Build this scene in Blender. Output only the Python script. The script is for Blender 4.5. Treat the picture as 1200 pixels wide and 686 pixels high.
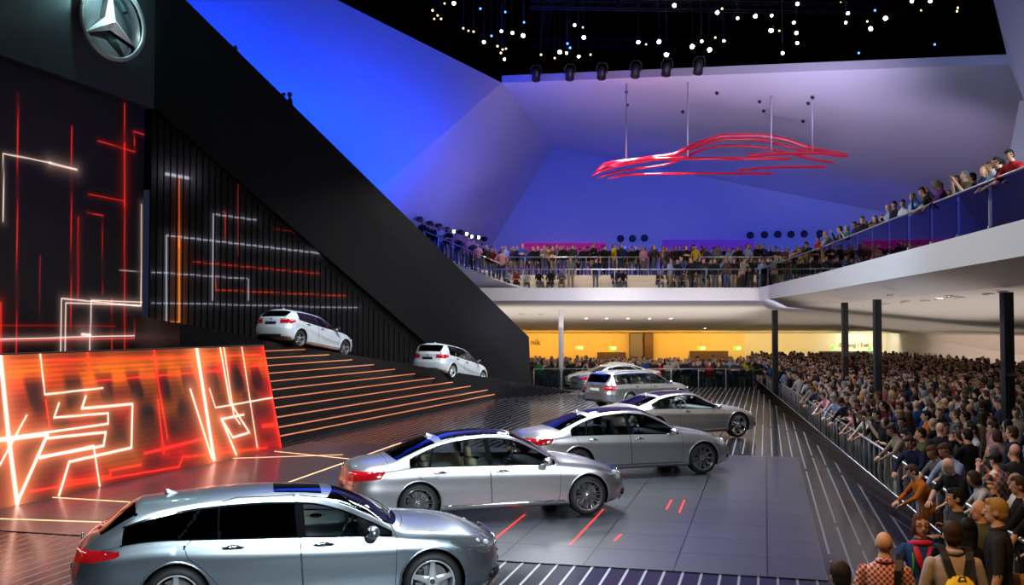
import bpy, bmesh, math, random
import numpy as np
from mathutils import Vector, Matrix, Euler
from mathutils.bvhtree import BVHTree

random.seed(7)
for _o in list(bpy.data.objects):
    bpy.data.objects.remove(_o, do_unlink=True)
SC = bpy.context.scene
COL = SC.collection
PI = math.pi
FPX, CAMH, HORY = 1167.0, 3.38, 381.0
TILT = math.atan((HORY - 343.0) / FPX)

# ---------------------------------------------------------------- camera, world, exposure
cam_d = bpy.data.cameras.new('camera')
cam = bpy.data.objects.new('camera', cam_d)
COL.objects.link(cam)
cam.location = (0, 0, CAMH)
cam.rotation_euler = (PI / 2 + TILT, 0, 0)
cam_d.sensor_fit = 'HORIZONTAL'
cam_d.sensor_width = 36.0
cam_d.lens = FPX * 36.0 / 1200.0
cam_d.clip_end = 400
SC.camera = cam
w = bpy.data.worlds.new('world'); SC.world = w; w.use_nodes = True
w.node_tree.nodes['Background'].inputs[0].default_value = (0.012, 0.016, 0.035, 1)
w.node_tree.nodes['Background'].inputs[1].default_value = 1.0
SC.view_settings.view_transform = 'Standard'
SC.view_settings.look = 'None'
SC.view_settings.exposure = 0.0
SC.view_settings.gamma = 1.0
SC.view_settings.use_curve_mapping = False
cy = SC.cycles
cy.max_bounces = 7; cy.diffuse_bounces = 3; cy.glossy_bounces = 4
cy.transmission_bounces = 4; cy.transparent_max_bounces = 14
cy.caustics_reflective = False; cy.caustics_refractive = False
cy.sample_clamp_indirect = 4.0
cy.use_denoising = True

def P(px, py, Y):
    """point seen at photo pixel (px,py) at distance Y along the view's level axis"""
    d = Vector(((px - 600.0) / FPX, 1.0, -(py - 343.0) / FPX))
    d.rotate(Euler((TILT, 0, 0)))
    return Vector((0, 0, CAMH)) + d * (Y / d.y)

# ---------------------------------------------------------------- object helpers
def put(o, parent=None):
    COL.objects.link(o)
    if parent is not None:
        o.parent = parent
    return o

def tag(o, label=None, cat=None, group=None, kind=None):
    if label: o['label'] = label
    if cat: o['category'] = cat
    if group: o['group'] = group
    if kind: o['kind'] = kind
    return o

def empty(name, loc=(0, 0, 0), rz=0.0, label=None, cat=None, group=None):
    o = bpy.data.objects.new(name, None)
    o.empty_display_size = 0.2
    COL.objects.link(o)
    o.location = loc; o.rotation_euler = (0, 0, rz)
    return tag(o, label, cat, group)

class MB:
    """collects shapes of ONE object"""
    def __init__(s):
        s.v = []; s.f = []; s.m = []; s.sm = []
    def add(s, vs, fs, mi=0, smooth=False, M=None):
        b = len(s.v)
        if M is not None:
            vs = [M @ Vector(p) for p in vs]
        s.v += [tuple(p) for p in vs]
        for f in fs:
            s.f.append([b + i for i in f]); s.m.append(mi); s.sm.append(smooth)
        return s
    def box(s, c, d, mi=0, M=None, bev=0.0):
        x, y, z = d[0] / 2, d[1] / 2, d[2] / 2
        if bev <= 0:
            vs = [(c[0] + a * x, c[1] + b * y, c[2] + e * z) for a in (-1, 1) for b in (-1, 1) for e in (-1, 1)]
            fs = [(0, 1, 3, 2), (4, 6, 7, 5), (0, 4, 5, 1), (2, 3, 7, 6), (0, 2, 6, 4), (1, 5, 7, 3)]
            return s.add(vs, fs, mi, False, M)
        bm = bmesh.new()
        bmesh.ops.create_cube(bm, size=1)
        for v in bm.verts:
            v.co = Vector((v.co.x * d[0], v.co.y * d[1], v.co.z * d[2]))
        bmesh.ops.bevel(bm, geom=bm.edges[:], offset=min(bev, min(d) * .45), segments=3, profile=.5, affect='EDGES')
        bm.verts.ensure_lookup_table()
        vs = [v.co + Vector(c) for v in bm.verts]
        fs = [[v.index for v in f.verts] for f in bm.faces]
        bm.free()
        return s.add(vs, fs, mi, True, M)
    def tube(s, pts, r, n=8, mi=0, closed=False, cap=True, M=None, flat=1.0):
        pts = [Vector(p) for p in pts]
        rs = r if isinstance(r, (list, tuple)) else [r] * len(pts)
        vs = []; fs = []
        N = len(pts)
        up = None
        for i, p in enumerate(pts):
            if closed:
                t = pts[(i + 1) % N] - pts[i - 1]
            else:
                t = pts[min(i + 1, N - 1)] - pts[max(i - 1, 0)]
            t.normalize()
            if up is None:
                up = Vector((0, 0, 1)) if abs(t.z) < .9 else Vector((1, 0, 0))
            a = t.cross(up)
            if a.length < 1e-6: a = t.cross(Vector((1, 0, .3)))
            a.normalize(); b = a.cross(t).normalized(); up = b
            for k in range(n):
                an = 2 * PI * k / n
                vs.append(p + a * math.cos(an) * rs[i] + b * math.sin(an) * rs[i] * flat)
        M2 = N if closed else N - 1
        for i in range(M2):
            for k in range(n):
                j = (i + 1) % N
                fs.append((i * n + k, i * n + (k + 1) % n, j * n + (k + 1) % n, j * n + k))
        if cap and not closed:
            fs.append(tuple(range(n))[::-1]); fs.append(tuple((N - 1) * n + k for k in range(n)))
        return s.add(vs, fs, mi, True, M)
    def lathe(s, prof, n=32, mi=0, M=None, smooth=True, axis='z'):
        vs = []; fs = []
        for (r, z) in prof:
            for k in range(n):
                a = 2 * PI * k / n
                if axis == 'z': vs.append((r * math.cos(a), r * math.sin(a), z))
                else: vs.append((r * math.cos(a), z, r * math.sin(a)))
        for i in range(len(prof) - 1):
            for k in range(n):
                q = (i * n + k, i * n + (k + 1) % n, (i + 1) * n + (k + 1) % n, (i + 1) * n + k)
                fs.append(q if axis == 'z' else q[::-1])
        return s.add(vs, fs, mi, smooth, M)
    def ball(s, c, r, n=12, mi=0, M=None):
        r = r if isinstance(r, (tuple, list)) else (r, r, r)
        vs = [(c[0], c[1], c[2] - r[2])]; fs = []
        m = max(4, n // 2)
        for i in range(1, m):
            a = -PI / 2 + PI * i / m
            for k in range(n):
                b = 2 * PI * k / n
                vs.append((c[0] + r[0] * math.cos(a) * math.cos(b), c[1] + r[1] * math.cos(a) * math.sin(b), c[2] + r[2] * math.sin(a)))
        vs.append((c[0], c[1], c[2] + r[2]))
        for k in range(n):
            fs.append((0, 1 + (k + 1) % n, 1 + k))
            for i in range(m - 2):
                fs.append((1 + i * n + k, 1 + i * n + (k + 1) % n, 1 + (i + 1) * n + (k + 1) % n, 1 + (i + 1) * n + k))
            fs.append((len(vs) - 1, 1 + (m - 2) * n + k, 1 + (m - 2) * n + (k + 1) % n))
        return s.add(vs, fs, mi, True, M)
    def prism(s, poly, axis, a, b, mi=0, M=None):
        """poly of 2D points extruded along axis from a to b; for axis y poly is (x,z), for x (y,z), for z (x,y)"""
        def q(p, t):
            return {'x': (t, p[0], p[1]), 'y': (p[0], t, p[1]), 'z': (p[0], p[1], t)}[axis]
        n = len(poly)
        vs = [q(p, a) for p in poly] + [q(p, b) for p in poly]
        fs = [tuple(range(n)), tuple(range(2 * n - 1, n - 1, -1))] + [(i, i + n, (i + 1) % n + n, (i + 1) % n) for i in range(n)]
        return s.add(vs, fs, mi, False, M)
    def mesh(s, name, fix=True):
        me = bpy.data.meshes.new(name)
        me.from_pydata(s.v, [], s.f)
        me.polygons.foreach_set('material_index', s.m)
        me.polygons.foreach_set('use_smooth', s.sm)
        if fix:
            bm = bmesh.new(); bm.from_mesh(me)
            bmesh.ops.recalc_face_normals(bm, faces=bm.faces)
            bm.to_mesh(me); bm.free()
        me.update()
        return me
    def build(s, name, mats, parent=None, fix=True):
        me = s.mesh(name, fix)
        for m in (mats if isinstance(mats, (list, tuple)) else [mats]):
            me.materials.append(m)
        return put(bpy.data.objects.new(name, me), parent)

def copy_tree(o, parent=None):
    c = o.copy(); COL.objects.link(c)
    if parent is not None:
        c.parent = parent
    for ch in [x for x in KIDS.get(o.name, [])]:
        copy_tree(ch, c)
    return c
KIDS = {}
def index_kids(o):
    KIDS.clear()
    for x in bpy.data.objects:
        if x.parent is not None:
            KIDS.setdefault(x.parent.name, []).append(x)

# ---------------------------------------------------------------- materials
def mat(name, col, rough=.5, metal=0.0, coat=0.0, emit=None, es=0.0, spec=.5, coatr=.03, bump=None, noise=None):
    m = bpy.data.materials.new(name); m.use_nodes = True
    nt = m.node_tree; b = nt.nodes['Principled BSDF']
    b.inputs['Base Color'].default_value = (*col, 1)
    b.inputs['Roughness'].default_value = rough
    b.inputs['Metallic'].default_value = metal
    b.inputs['Coat Weight'].default_value = coat
    b.inputs['Coat Roughness'].default_value = coatr
    b.inputs['Specular IOR Level'].default_value = spec
    if emit is not None:
        b.inputs['Emission Color'].default_value = (*emit, 1)
        b.inputs['Emission Strength'].default_value = es
    if noise or bump:
        tc = nt.nodes.new('ShaderNodeTexCoord'); n = nt.nodes.new('ShaderNodeTexNoise')
        nt.links.new(tc.outputs['Object'], n.inputs['Vector'])
        n.inputs['Scale'].default_value = (noise or bump)[0]
        n.inputs['Detail'].default_value = 4
        if noise:
            mx = nt.nodes.new('ShaderNodeMix'); mx.data_type = 'RGBA'
            k = noise[1]
            mx.inputs['A'].default_value = (*[c * (1 - k) for c in col], 1)
            mx.inputs['B'].default_value = (*[min(1, c * (1 + k)) for c in col], 1)
            nt.links.new(n.outputs['Fac'], mx.inputs['Factor'])
            nt.links.new(mx.outputs['Result'], b.inputs['Base Color'])
        if bump:
            bp = nt.nodes.new('ShaderNodeBump'); bp.inputs['Strength'].default_value = bump[1]
            bp.inputs['Distance'].default_value = .01
            nt.links.new(n.outputs['Fac'], bp.inputs['Height']); nt.links.new(bp.outputs['Normal'], b.inputs['Normal'])
    return m

def glass(name, tint, refl=1.0, rough=0.0, ior=1.45):
    """thin sheet glass: tinted see-through plus a mirror coat by Fresnel"""
    m = bpy.data.materials.new(name); m.use_nodes = True
    nt = m.node_tree; nt.nodes.remove(nt.nodes['Principled BSDF'])
    out = nt.nodes['Material Output']
    t = nt.nodes.new('ShaderNodeBsdfTransparent'); t.inputs[0].default_value = (*tint, 1)
    g = nt.nodes.new('ShaderNodeBsdfGlossy'); g.inputs['Roughness'].default_value = rough
    g.inputs[0].default_value = (refl, refl, refl, 1)
    f = nt.nodes.new('ShaderNodeFresnel'); f.inputs[0].default_value = ior
    mx = nt.nodes.new('ShaderNodeMixShader')
    nt.links.new(f.outputs[0], mx.inputs[0]); nt.links.new(t.outputs[0], mx.inputs[1]); nt.links.new(g.outputs[0], mx.inputs[2])
    nt.links.new(mx.outputs[0], out.inputs[0])
    return m

def paint(name, col, flake=.35, metal=.95, rough=.34):
    m = mat(name, col, rough=rough, metal=metal, coat=1.0, coatr=.02)
    return m

M = {}
M['silver'] = paint('silver paint', (.60, .65, .69), rough=.30)
M['silver_cool'] = paint('cool silver paint', (.47, .54, .60), rough=.28)
M['silver_warm'] = paint('warm silver paint', (.62, .61, .62), rough=.32)
M['matte_grey'] = mat('satin grey paint', (.46, .45, .43), rough=.36, metal=.95, coat=.4, coatr=.2)
M['white_paint'] = paint('pearl white paint', (.74, .78, .82), metal=.35, rough=.35)
M['champagne'] = paint('pale silver paint', (.72, .70, .66), rough=.3)
M['gap'] = mat('shut line', (.008, .008, .009), .7)
M['black'] = mat('black plastic', (.012, .012, .013), .45)
M['gloss_black'] = mat('gloss black', (.006, .006, .008), .08, coat=1)
M['chrome'] = mat('chrome', (.82, .84, .86), .08, metal=1)
M['alu'] = mat('brushed aluminium', (.62, .63, .65), .28, metal=1)
M['alloy'] = mat('alloy rim', (.74, .75, .77), .28, metal=.55)
M['dark_alloy'] = mat('dark alloy rim', (.24, .23, .23), .26, metal=.6)
M['rubber'] = mat('tyre rubber', (.010, .010, .011), .6, bump=(60, .2))
M['disc'] = mat('brake disc', (.35, .35, .36), .35, metal=.9)
M['tail_red'] = mat('tail light lens', (.34, .004, .008), .10, coat=1, emit=(1, .02, .02), es=.05)
M['tail_clear'] = mat('tail light clear strip', (.75, .6, .6), .15, coat=1)
M['lamp_inner'] = mat('headlight housing', (.42, .45, .48), .18, metal=.85, coat=1)
M['lens'] = mat('headlight lens', (.75, .8, .85), .03, metal=.7, emit=(.8, .9, 1), es=.3)
M['amber'] = mat('amber lens', (.7, .25, .03), .2)
M['plate'] = mat('licence plate', (.62, .62, .6), .45)
M['plate_dark'] = mat('dark licence plate', (.02, .022, .026), .3)
M['glass_dark'] = glass('privacy glass', (.02, .02, .025), ior=1.5)
M['glass_car'] = glass('car glass', (.72, .80, .78), ior=1.45)
M['glass_screen'] = glass('windscreen glass', (.40, .46, .48), ior=1.5)
M['roof_glass'] = mat('dark glass roof', (.004, .005, .008), .04, coat=1)
M['leather'] = mat('beige leather', (.42, .33, .24), .55, bump=(40, .3))
M['leather_d'] = mat('dark leather', (.03, .03, .035), .5, bump=(40, .3))
M['leather_w'] = mat('white leather', (.6, .6, .6), .5, bump=(40, .3))
M['star_metal'] = mat('satin emblem metal', (.82, .83, .84), .32, metal=.55)
# ---------------------------------------------------------------- large lights
def lamp(name, kind, loc, tgt, col, watts, size=1.0, spot=None, blend=.6, size_y=None):
    l = bpy.data.lights.new(name, kind); l.energy = watts; l.color = col
    if kind == 'AREA':
        l.size = size
        if size_y: l.shape = 'RECTANGLE'; l.size_y = size_y
    else:
        l.shadow_soft_size = size
    if kind == 'SPOT':
        l.spot_size = math.radians(spot); l.spot_blend = blend
    o = bpy.data.objects.new(name, l); COL.objects.link(o)
    o.location = loc
    o.rotation_euler = (Vector(tgt) - Vector(loc)).to_track_quat('-Z', 'Y').to_euler()
    return o
BLUE = (.02, .16, 1.0)
LIL = (.62, .50, 1.0)
# cool key lights of the rig over the stage
COOL = (.78, .92, 1)
lamp('key light', 'SPOT', (-4, 15, 19), (-2, 12.5, 0), COOL, 20000, .6, 40, .8)
lamp('key light', 'SPOT', (-1, 22, 19), (0, 18.5, 0), (.86, .94, 1), 18000, .6, 36, .8)
lamp('key light', 'SPOT', (4, 27, 19), (4, 24, 0), (.86, .94, 1), 18000, .6, 36, .8)
lamp('key light', 'SPOT', (7, 34, 19), (5.5, 31, 0), (.92, .96, 1), 26000, .6, 36, .8)
lamp('key light', 'SPOT', (7, 46, 19), (5.5, 42, 0), (.95, .98, 1), 62000, .6, 32, .8)
lamp('key light', 'SPOT', (6, 51, 18), (5, 50.5, 0), (1, .97, .90), 44000, .6, 26, .8)
# soft boxes added above the cars for their reflections
lamp('soft box', 'AREA', (-6, 13, 12), (-2.5, 12.8, 0), COOL, 700, 5.0, size_y=1.2)
lamp('soft box', 'AREA', (-4, 20, 12), (0, 18, 0), (.9, .96, 1), 700, 5.0, size_y=1.2)
lamp('soft box', 'AREA', (0, 26, 13), (3, 23, 0), (.9, .96, 1), 700, 5.0, size_y=1.2)
lamp('soft box', 'AREA', (3, 34, 13), (5.5, 31, 0), (.95, .98, 1), 700, 5.0, size_y=1.2)
lamp('soft box', 'AREA', (2, 44, 13), (5.5, 44, 0), (.98, .98, 1), 900, 5.0, size_y=1.2)
lamp('side light', 'SPOT', (3, -2, 8), (-2, 12, .6), COOL, 10500, .4, 36, .8)
lamp('side light', 'SPOT', (9, 5, 9), (1.5, 19, .6), (.84, .93, 1), 4600, .4, 34, .8)
lamp('side light', 'SPOT', (13, 15, 11), (4.5, 29, .6), (.95, .97, 1), 5200, .4, 34, .8)
lamp('side light', 'SPOT', (12, 26, 13), (5, 43, .6), (.95, .97, 1), 15000, .4, 30, .8)
lamp('ramp light', 'SPOT', (-3, 26, 16), (-7.6, 38.4, 2.8), COOL, 20000, .4, 15, .5)
lamp('ramp light', 'SPOT', (3, 34, 16), (-2.3, 44.6, 1.0), (.86, .95, 1), 20000, .4, 15, .5)
lamp('logo light', 'SPOT', (-9, 32, 21), (-15.9, 38.7, 15.4), (.85, .97, 1), 7500, .3, 15, 1)
lamp('logo light', 'POINT', (-15.25, 38.2, 16.2), (-16.9, 38.9, 16.4), (.45, .95, .95), 90, .15)
lamp('logo light', 'POINT', (-15.0, 39.5, 16.6), (-16.9, 38.9, 16.4), (.45, .9, 1), 40, .15)
# blue wash on the walls
lamp('blue wash', 'AREA', (-9, 47.6, 13.4), (-10.5, 51.8, 17), (.0, .042, 1), 1150, 15, size_y=1.5)
lamp('blue wash', 'AREA', (-13.5, 44.2, 16.5), (-14.5, 46.9, 19), (.0, .042, 1), 300, 6, size_y=1.0)
lamp('blue wash', 'AREA', (-4, 51.2, 9.5), (-5.5, 55.2, 14), (.0, .05, 1), 600, 9, size_y=1.5)
lamp('blue wash', 'SPOT', (6, 57, 8.2), (8, 70, 8.5), (.0, .06, 1), 2100, 1.0, 110, 1)
lamp('blue wash', 'SPOT', (15, 57, 8.2), (17, 70, 8.5), (.0, .06, 1), 1500, 1.0, 100, 1)
lamp('blue wash', 'SPOT', (23, 57, 8.2), (24, 70, 8), (.001, .08, 1), 1100, 1.0, 90, 1)
lamp('blue wash', 'SPOT', (-.5, 54, 8), (-2, 62, 11), (.05, .12, 1), 900, 1.0, 84, 1)
lamp('lilac wash', 'SPOT', (8, 24, 5.5), (15, 54, 16.8), (.58, .48, .76), 10500, 1.0, 28, 1)
lamp('lilac wash', 'SPOT', (5, 46, 9), (-2.5, 58, 11), (.45, .16, .75), 900, 1.0, 46, 1)
lamp('lilac wash', 'SPOT', (15, 43, 7), (14.5, 47, 15), (.52, .47, .86), 2400, 1.0, 80, 1)
lamp('lilac wash', 'SPOT', (12, 44, 7), (12, 48, 16), (.56, .46, .82), 2200, 1.0, 80, 1)
lamp('lilac wash', 'SPOT', (6, 48, 7), (6, 52, 16), (.66, .46, .70), 1500, 1.0, 74, 1)
lamp('lilac wash', 'SPOT', (4, 50, 9), (4, 55, 17), (.85, .42, .58), 800, 1.0, 80, 1)
lamp('lilac wash', 'SPOT', (15, 26, 9), (19.5, 38, 14.5), (.02, .12, 1), 1500, 1.0, 80, 1)
lamp('violet wash', 'SPOT', (10, 14, 18), (6, 18, 0), (.45, .42, 1), 2400, 1.0, 36, 1)
# the upper deck
lamp('deck light', 'SPOT', (1, 52, 14), (1, 56, 6), (1, .80, .64), 2200, .5, 62, .8)
lamp('deck light', 'SPOT', (8, 51, 14), (8, 56, 6), (1, .80, .64), 2200, .5, 62, .8)
lamp('deck light', 'SPOT', (14, 46, 14), (14, 52, 6), (1, .82, .68), 2000, .5, 62, .8)
lamp('fascia wash', 'AREA', (7.6, 49.5, 3.5), (7.6, 52.6, 4.9), (.76, .72, 1), 210, 12.5, size_y=.4)
lamp('gallery wash', 'SPOT', (-2, 24, 3.0), (11.5, 31, 6.0), (.50, .68, 1), 3000, .8, 56, 1)
# warm light under the deck
lamp('warm cove', 'AREA', (5, 72.2, 2.6), (5, 75, 1.4), (1, .50, .07), 420, 20, size_y=.5)
lamp('warm cove', 'AREA', (19, 72.4, 2.6), (19, 75, 1.4), (1, .66, .22), 150, 9, size_y=.5)
lamp('warm cove', 'AREA', (26, 73, 2.6), (26.2, 75, 1.6), (1, .88, .60), 110, 3, size_y=.5)
lamp('hall light', 'AREA', (18, 50, 3.2), (19, 51, 0), (1, .66, .40), 25, 9, size_y=12)
lamp('hall light', 'AREA', (17, 28, 3.9), (17, 29, 0), (1, .70, .45), 45, 7, size_y=10)
lamp('hall light', 'AREA', (5, 63, 3.6), (5, 64, 0), (1, .72, .45), 90, 16, size_y=4)
lamp('crowd light', 'SPOT', (10, 2, 9), (8, 12, 0), (1, .58, .26), 500, .4, 60, .9)
lamp('crowd light', 'SPOT', (2.0, 6.5, 7.5), (4.6, 9.8, 1.2), (1, .52, .18), 1500, .15, 44, .6)
lamp('crowd light', 'SPOT', (4, 14, 8), (7.2, 15.5, 1.0), (1, .60, .30), 1000, .15, 60, .7)
lamp('crowd light', 'SPOT', (14, 8, 9), (11, 22, 0), (1, .68, .42), 450, .4, 60, .9)
lamp('soffit uplight', 'AREA', (16, 34, 2.2), (16, 34, 5), (1, .84, .74), 460, 9, size_y=22)  # unseen fills added under the soffit to brighten it
lamp('soffit uplight', 'AREA', (4, 58, 2.4), (4, 59, 5), (1, .88, .76), 560, 20, size_y=8)
lamp('far crowd light', 'SPOT', (6, 40, 10), (7.5, 55.5, .8), (1, .86, .74), 1300, .5, 44, .9)  # unseen spot added over the stage to lift the far crowd
lamp('hall wall light', 'AREA', (27.4, 60, 2.5), (28.9, 60.2, 1.2), (1, .74, .58), 130, 16, size_y=.3)
lamp('hall wall light', 'AREA', (29.3, 38, 2.6), (31.2, 38.2, 1.2), (1, .70, .46), 160, 18, size_y=.3)
lamp('soffit uplight', 'AREA', (21, 58, 2.0), (21, 58, 5), (1, .84, .70), 200, 11, size_y=16)
lamp('lilac wash', 'SPOT', (16, 41, 6.6), (23.5, 58, 14.5), (.55, .46, .82), 3600, 1.0, 56, 1)
lamp('side light', 'SPOT', (-6, 26, 9), (4.6, 42, .8), (.92, .96, 1), 9000, .4, 26, .8)
lamp('side light', 'SPOT', (-9, 20, 10), (5, 49, .8), (.92, .96, 1), 9000, .4, 18, .8)
# ================================================================ cars
def pchip(pts):
    x = np.array([p[0] for p in pts], float); y = np.array([p[1] for p in pts], float)
    h = np.diff(x); d = np.diff(y) / h
    m = np.zeros(len(x)); m[0] = d[0]; m[-1] = d[-1]
    for i in range(1, len(x) - 1):
        if d[i - 1] * d[i] > 0:
            w1 = 2 * h[i] + h[i - 1]; w2 = h[i] + 2 * h[i - 1]
            m[i] = (w1 + w2) / (w1 / d[i - 1] + w2 / d[i])
    def f(q):
        q = np.clip(np.asarray(q, float), x[0], x[-1])
        i = np.clip(np.searchsorted(x, q, side='right') - 1, 0, len(h) - 1)
        t = (q - x[i]) / h[i]
        return ((1 + 2 * t) * (1 - t) ** 2 * y[i] + t * (1 - t) ** 2 * h[i] * m[i]
                + t * t * (3 - 2 * t) * y[i + 1] + t * t * (t - 1) * h[i] * m[i + 1])
    return f

def sdf_poly(poly):
    """signed distance, positive inside"""
    A = np.array(poly, float)
    def f(a, b):
        p = np.stack([a, b], -1); d = np.full(len(a), 1e9); ins = np.zeros(len(a), bool)
        for i in range(len(A)):
            v0 = A[i - 1]; v1 = A[i]; e = v1 - v0; q = p - v0
            t = np.clip((q @ e) / (e @ e), 0, 1)
            d = np.minimum(d, np.hypot(*(q - t[:, None] * e).T))
            c = (v0[1] > p[:, 1]) != (v1[1] > p[:, 1])
            with np.errstate(divide='ignore', invalid='ignore'):
                xx = (v1[0] - v0[0]) * (p[:, 1] - v0[1]) / (v1[1] - v0[1]) + v0[0]
            ins ^= c & (p[:, 0] < xx)
        return np.where(ins, d, -d)
    return f

def isosplit(bm, fn, eps=4e-4):
    bm.verts.index_update()
    co = np.array([v.co[:] for v in bm.verts])
    f = fn(co)
    f[np.abs(f) < eps] = 0
    lay = bm.verts.layers.float.get('f') or bm.verts.layers.float.new('f')
    bm.verts.ensure_lookup_table()
    for v, q in zip(bm.verts, f): v[lay] = q
    es = [e for e in bm.edges if e.verts[0][lay] * e.verts[1][lay] < 0]
    faces = set()
    for e in es:
        a, b = e.verts
        fa, fb = a[lay], b[lay]
        _, nv = bmesh.utils.edge_split(e, a, fa / (fa - fb))
        nv[lay] = 0.0
        for q in nv.link_faces: faces.add(q)
    for v in bm.verts:
        if v[lay] == 0.0:
            for q in v.link_faces: faces.add(q)
    for q in faces:
        vs = [l.vert for l in q.loops]
        if not (any(v[lay] > 0 for v in vs) and any(v[lay] < 0 for v in vs)): continue
        z = [i for i, v in enumerate(vs) if v[lay] == 0.0]
        if len(z) < 2: continue
        i, j = z[0], z[-1]
        n = len(vs)
        ok = False
        for i in z:
            for j in z:
                if j > i + 1 and not (i == 0 and j == n - 1):
                    s1 = [vs[k][lay] for k in range(i + 1, j)]; s2 = [vs[k % n][lay] for k in range(j + 1, i + n)]
                    if min(s1) * min(s2) <= 0 or max(s1) * max(s2) <= 0 or True:
                        if (max(s1) <= 0 and min(s2) >= 0) or (min(s1) >= 0 and max(s2) <= 0):
                            try: bmesh.utils.face_split(q, vs[i], vs[j]); ok = True
                            except Exception: pass
                            break
            if ok: break

def wheel(parent, x, y, R, rr, style, m_rim, side, width=.25):
    """side -1: the right hand side of the car"""
    t = empty('wheel', (x, y, R)); t.parent = parent
    if side < 0: t.rotation_euler = (0, 0, PI)
    W = width / 2                                   # outer face at +y after rotation rules: local +y is outboard
    b = MB()
    prof = [(rr, -W * .86), (rr + .015, -W), (R - .06, -W * 1.02), (R - .018, -W * .9), (R, -W * .7), (R + .002, 0), (R, W * .7), (R - .018, W * .9),
            (R - .06, W * 1.02), (rr + .015, W), (rr, W * .86)]
    b.lathe(prof, 56, 0, axis='y')
    b.build('tyre', M['rubber'], t)
    b = MB()
    b.lathe([(rr + .012, W * .92), (rr + .002, W * .97), (rr - .012, W * .86), (rr - .02, W * .4), (rr - .03, -W * .8)], 56, 0, axis='y')
    b.lathe([(.075, W * .35), (.07, W * .62), (.034, W * .66), (.0001, W * .67)], 24, 0, axis='y')
    def spoke(a, w0, w1, r0, r1, off=0.0, tilt=0.0):
        sec = []
        for k in range(7):
            u = k / 6; r = r0 + (r1 - r0) * u
            yy = W * (.60 + .22 * u * u - .1 * math.sin(PI * u))
            ww = w0 + (w1 - w0) * u
            o = off + tilt * u
            ca, sa = math.cos(a), math.sin(a)
            def q(s, d): return (r * ca - (o + s) * sa, yy + d, r * sa + (o + s) * ca)
            sec.append([q(-ww, -.03), q(-ww, -.006), q(-ww * .45, .004), q(ww * .45, .004), q(ww, -.006), q(ww, -.03)])
        vs = [p for s in sec for p in s]; fs = []
        for k in range(6):
            for i in range(6):
                fs.append((k * 6 + i, k * 6 + (i + 1) % 6, (k + 1) * 6 + (i + 1) % 6, (k + 1) * 6 + i))
        b.add(vs, fs, 0, False)
    if style == 'star5':
        for k in range(5): spoke(PI / 2 + k * 2 * PI / 5, .045, .024, .05, rr - .005)
        for k in range(5): spoke(PI / 2 + k * 2 * PI / 5, .022, .034, rr * .72, rr - .004)
    elif style == 'multi':
        for k in range(20):
            spoke(k * 2 * PI / 20, .012, .0075, .06, rr - .004, 0, .012 if k % 2 else -.012)
    elif style == 'ten':
        for k in range(10): spoke(k * 2 * PI / 10, .014, .009, .05, rr - .004, .0, .018); 
        for k in range(10): spoke(k * 2 * PI / 10, .014, .009, .05, rr - .004, .0, -.018)
    elif style == 'blade5':
        for k in range(5):
            spoke(PI / 2 + k * 2 * PI / 5, .05, .045, .05, rr - .004, 0, .05); spoke(PI / 2 + k * 2 * PI / 5, .03, .02, .05, rr - .004, 0, -.07)
    elif style == 'twin5':
        for k in range(5):
            a = PI / 2 + k * 2 * PI / 5
            spoke(a, .018, .015, .05, rr - .004, .015, .03); spoke(a, .018, .015, .05, rr - .004, -.015, -.03)
    b.build('rim', m_rim, t)
    b = MB()
    b.lathe([(.0001, -W * .1), (rr * .78, -W * .1), (rr * .78, -W * .02), (.0001, -W * .02)], 32, 0, axis='y', smooth=False)
    b.build('brake_disc', M['disc'], t)
    b = MB(); b.box((rr * .55, W * .08, rr * .28), (.09, .07, .16), bev=.02); b.build('brake_caliper', M['black'], t)
    b = MB(); b.lathe([(.032, W * .64), (.03, W * .69), (.0001, W * .70)], 20, 0, axis='y')
    for k in range(3):
        a = PI / 2 + k * 2 * PI / 3
        b.tube([(0, W * .71, 0), (.027 * math.cos(a), W * .705, .027 * math.sin(a))], [.005, .001], 6)
    b.build('hub_cap', M['chrome'], t)
    return t

def star_emblem(b, c, R, ux, uz, n, d=.2, ring=.12, mi=0, rot=0):
    """three pointed star in a ring; ux,uz span its plane, n is outward"""
    c = Vector(c); ux = Vector(ux).normalized(); uz = Vector(uz).normalized(); n = Vector(n).normalized()
    N = 48
    b.tube([c + ux * math.cos(2 * PI * k / N) * R + uz * math.sin(2 * PI * k / N) * R for k in range(N)], R * ring, 10, mi, closed=True)
    for k in range(3):
        a = PI / 2 + k * 2 * PI / 3 + rot
        t = c + (ux * math.cos(a) + uz * math.sin(a)) * R * .95
        l = c + (ux * math.cos(a + PI / 3) + uz * math.sin(a + PI / 3)) * R * .17
        r = c + (ux * math.cos(a - PI / 3) + uz * math.sin(a - PI / 3)) * R * .17
        pk = c + n * R * d; bk = c - n * R * d * .4
        b.add([t, l, r, pk, bk], [(0, 1, 3), (0, 3, 2), (0, 4, 1), (0, 2, 4)], mi, False)

def seat(parent, x, y, z, m, s=1):
    b = MB()
    b.box((x, y, z + .16), (.50, .48, .2), bev=.07)
    Mx = Matrix.Translation((x - .27, y, z + .52)) @ Matrix.Rotation(math.radians(-16), 4, 'Y')
    b.box((0, 0, 0), (.16, .48, .62), bev=.07, M=Mx)
    o = b.build('seat', m, parent)
    b = MB(); Mx = Matrix.Translation((x - .38, y, z + .92)) @ Matrix.Rotation(math.radians(-10), 4, 'Y')
    b.box((0, 0, 0), (.1, .26, .18), bev=.045, M=Mx)
    b.build('headrest', m, o)

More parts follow.
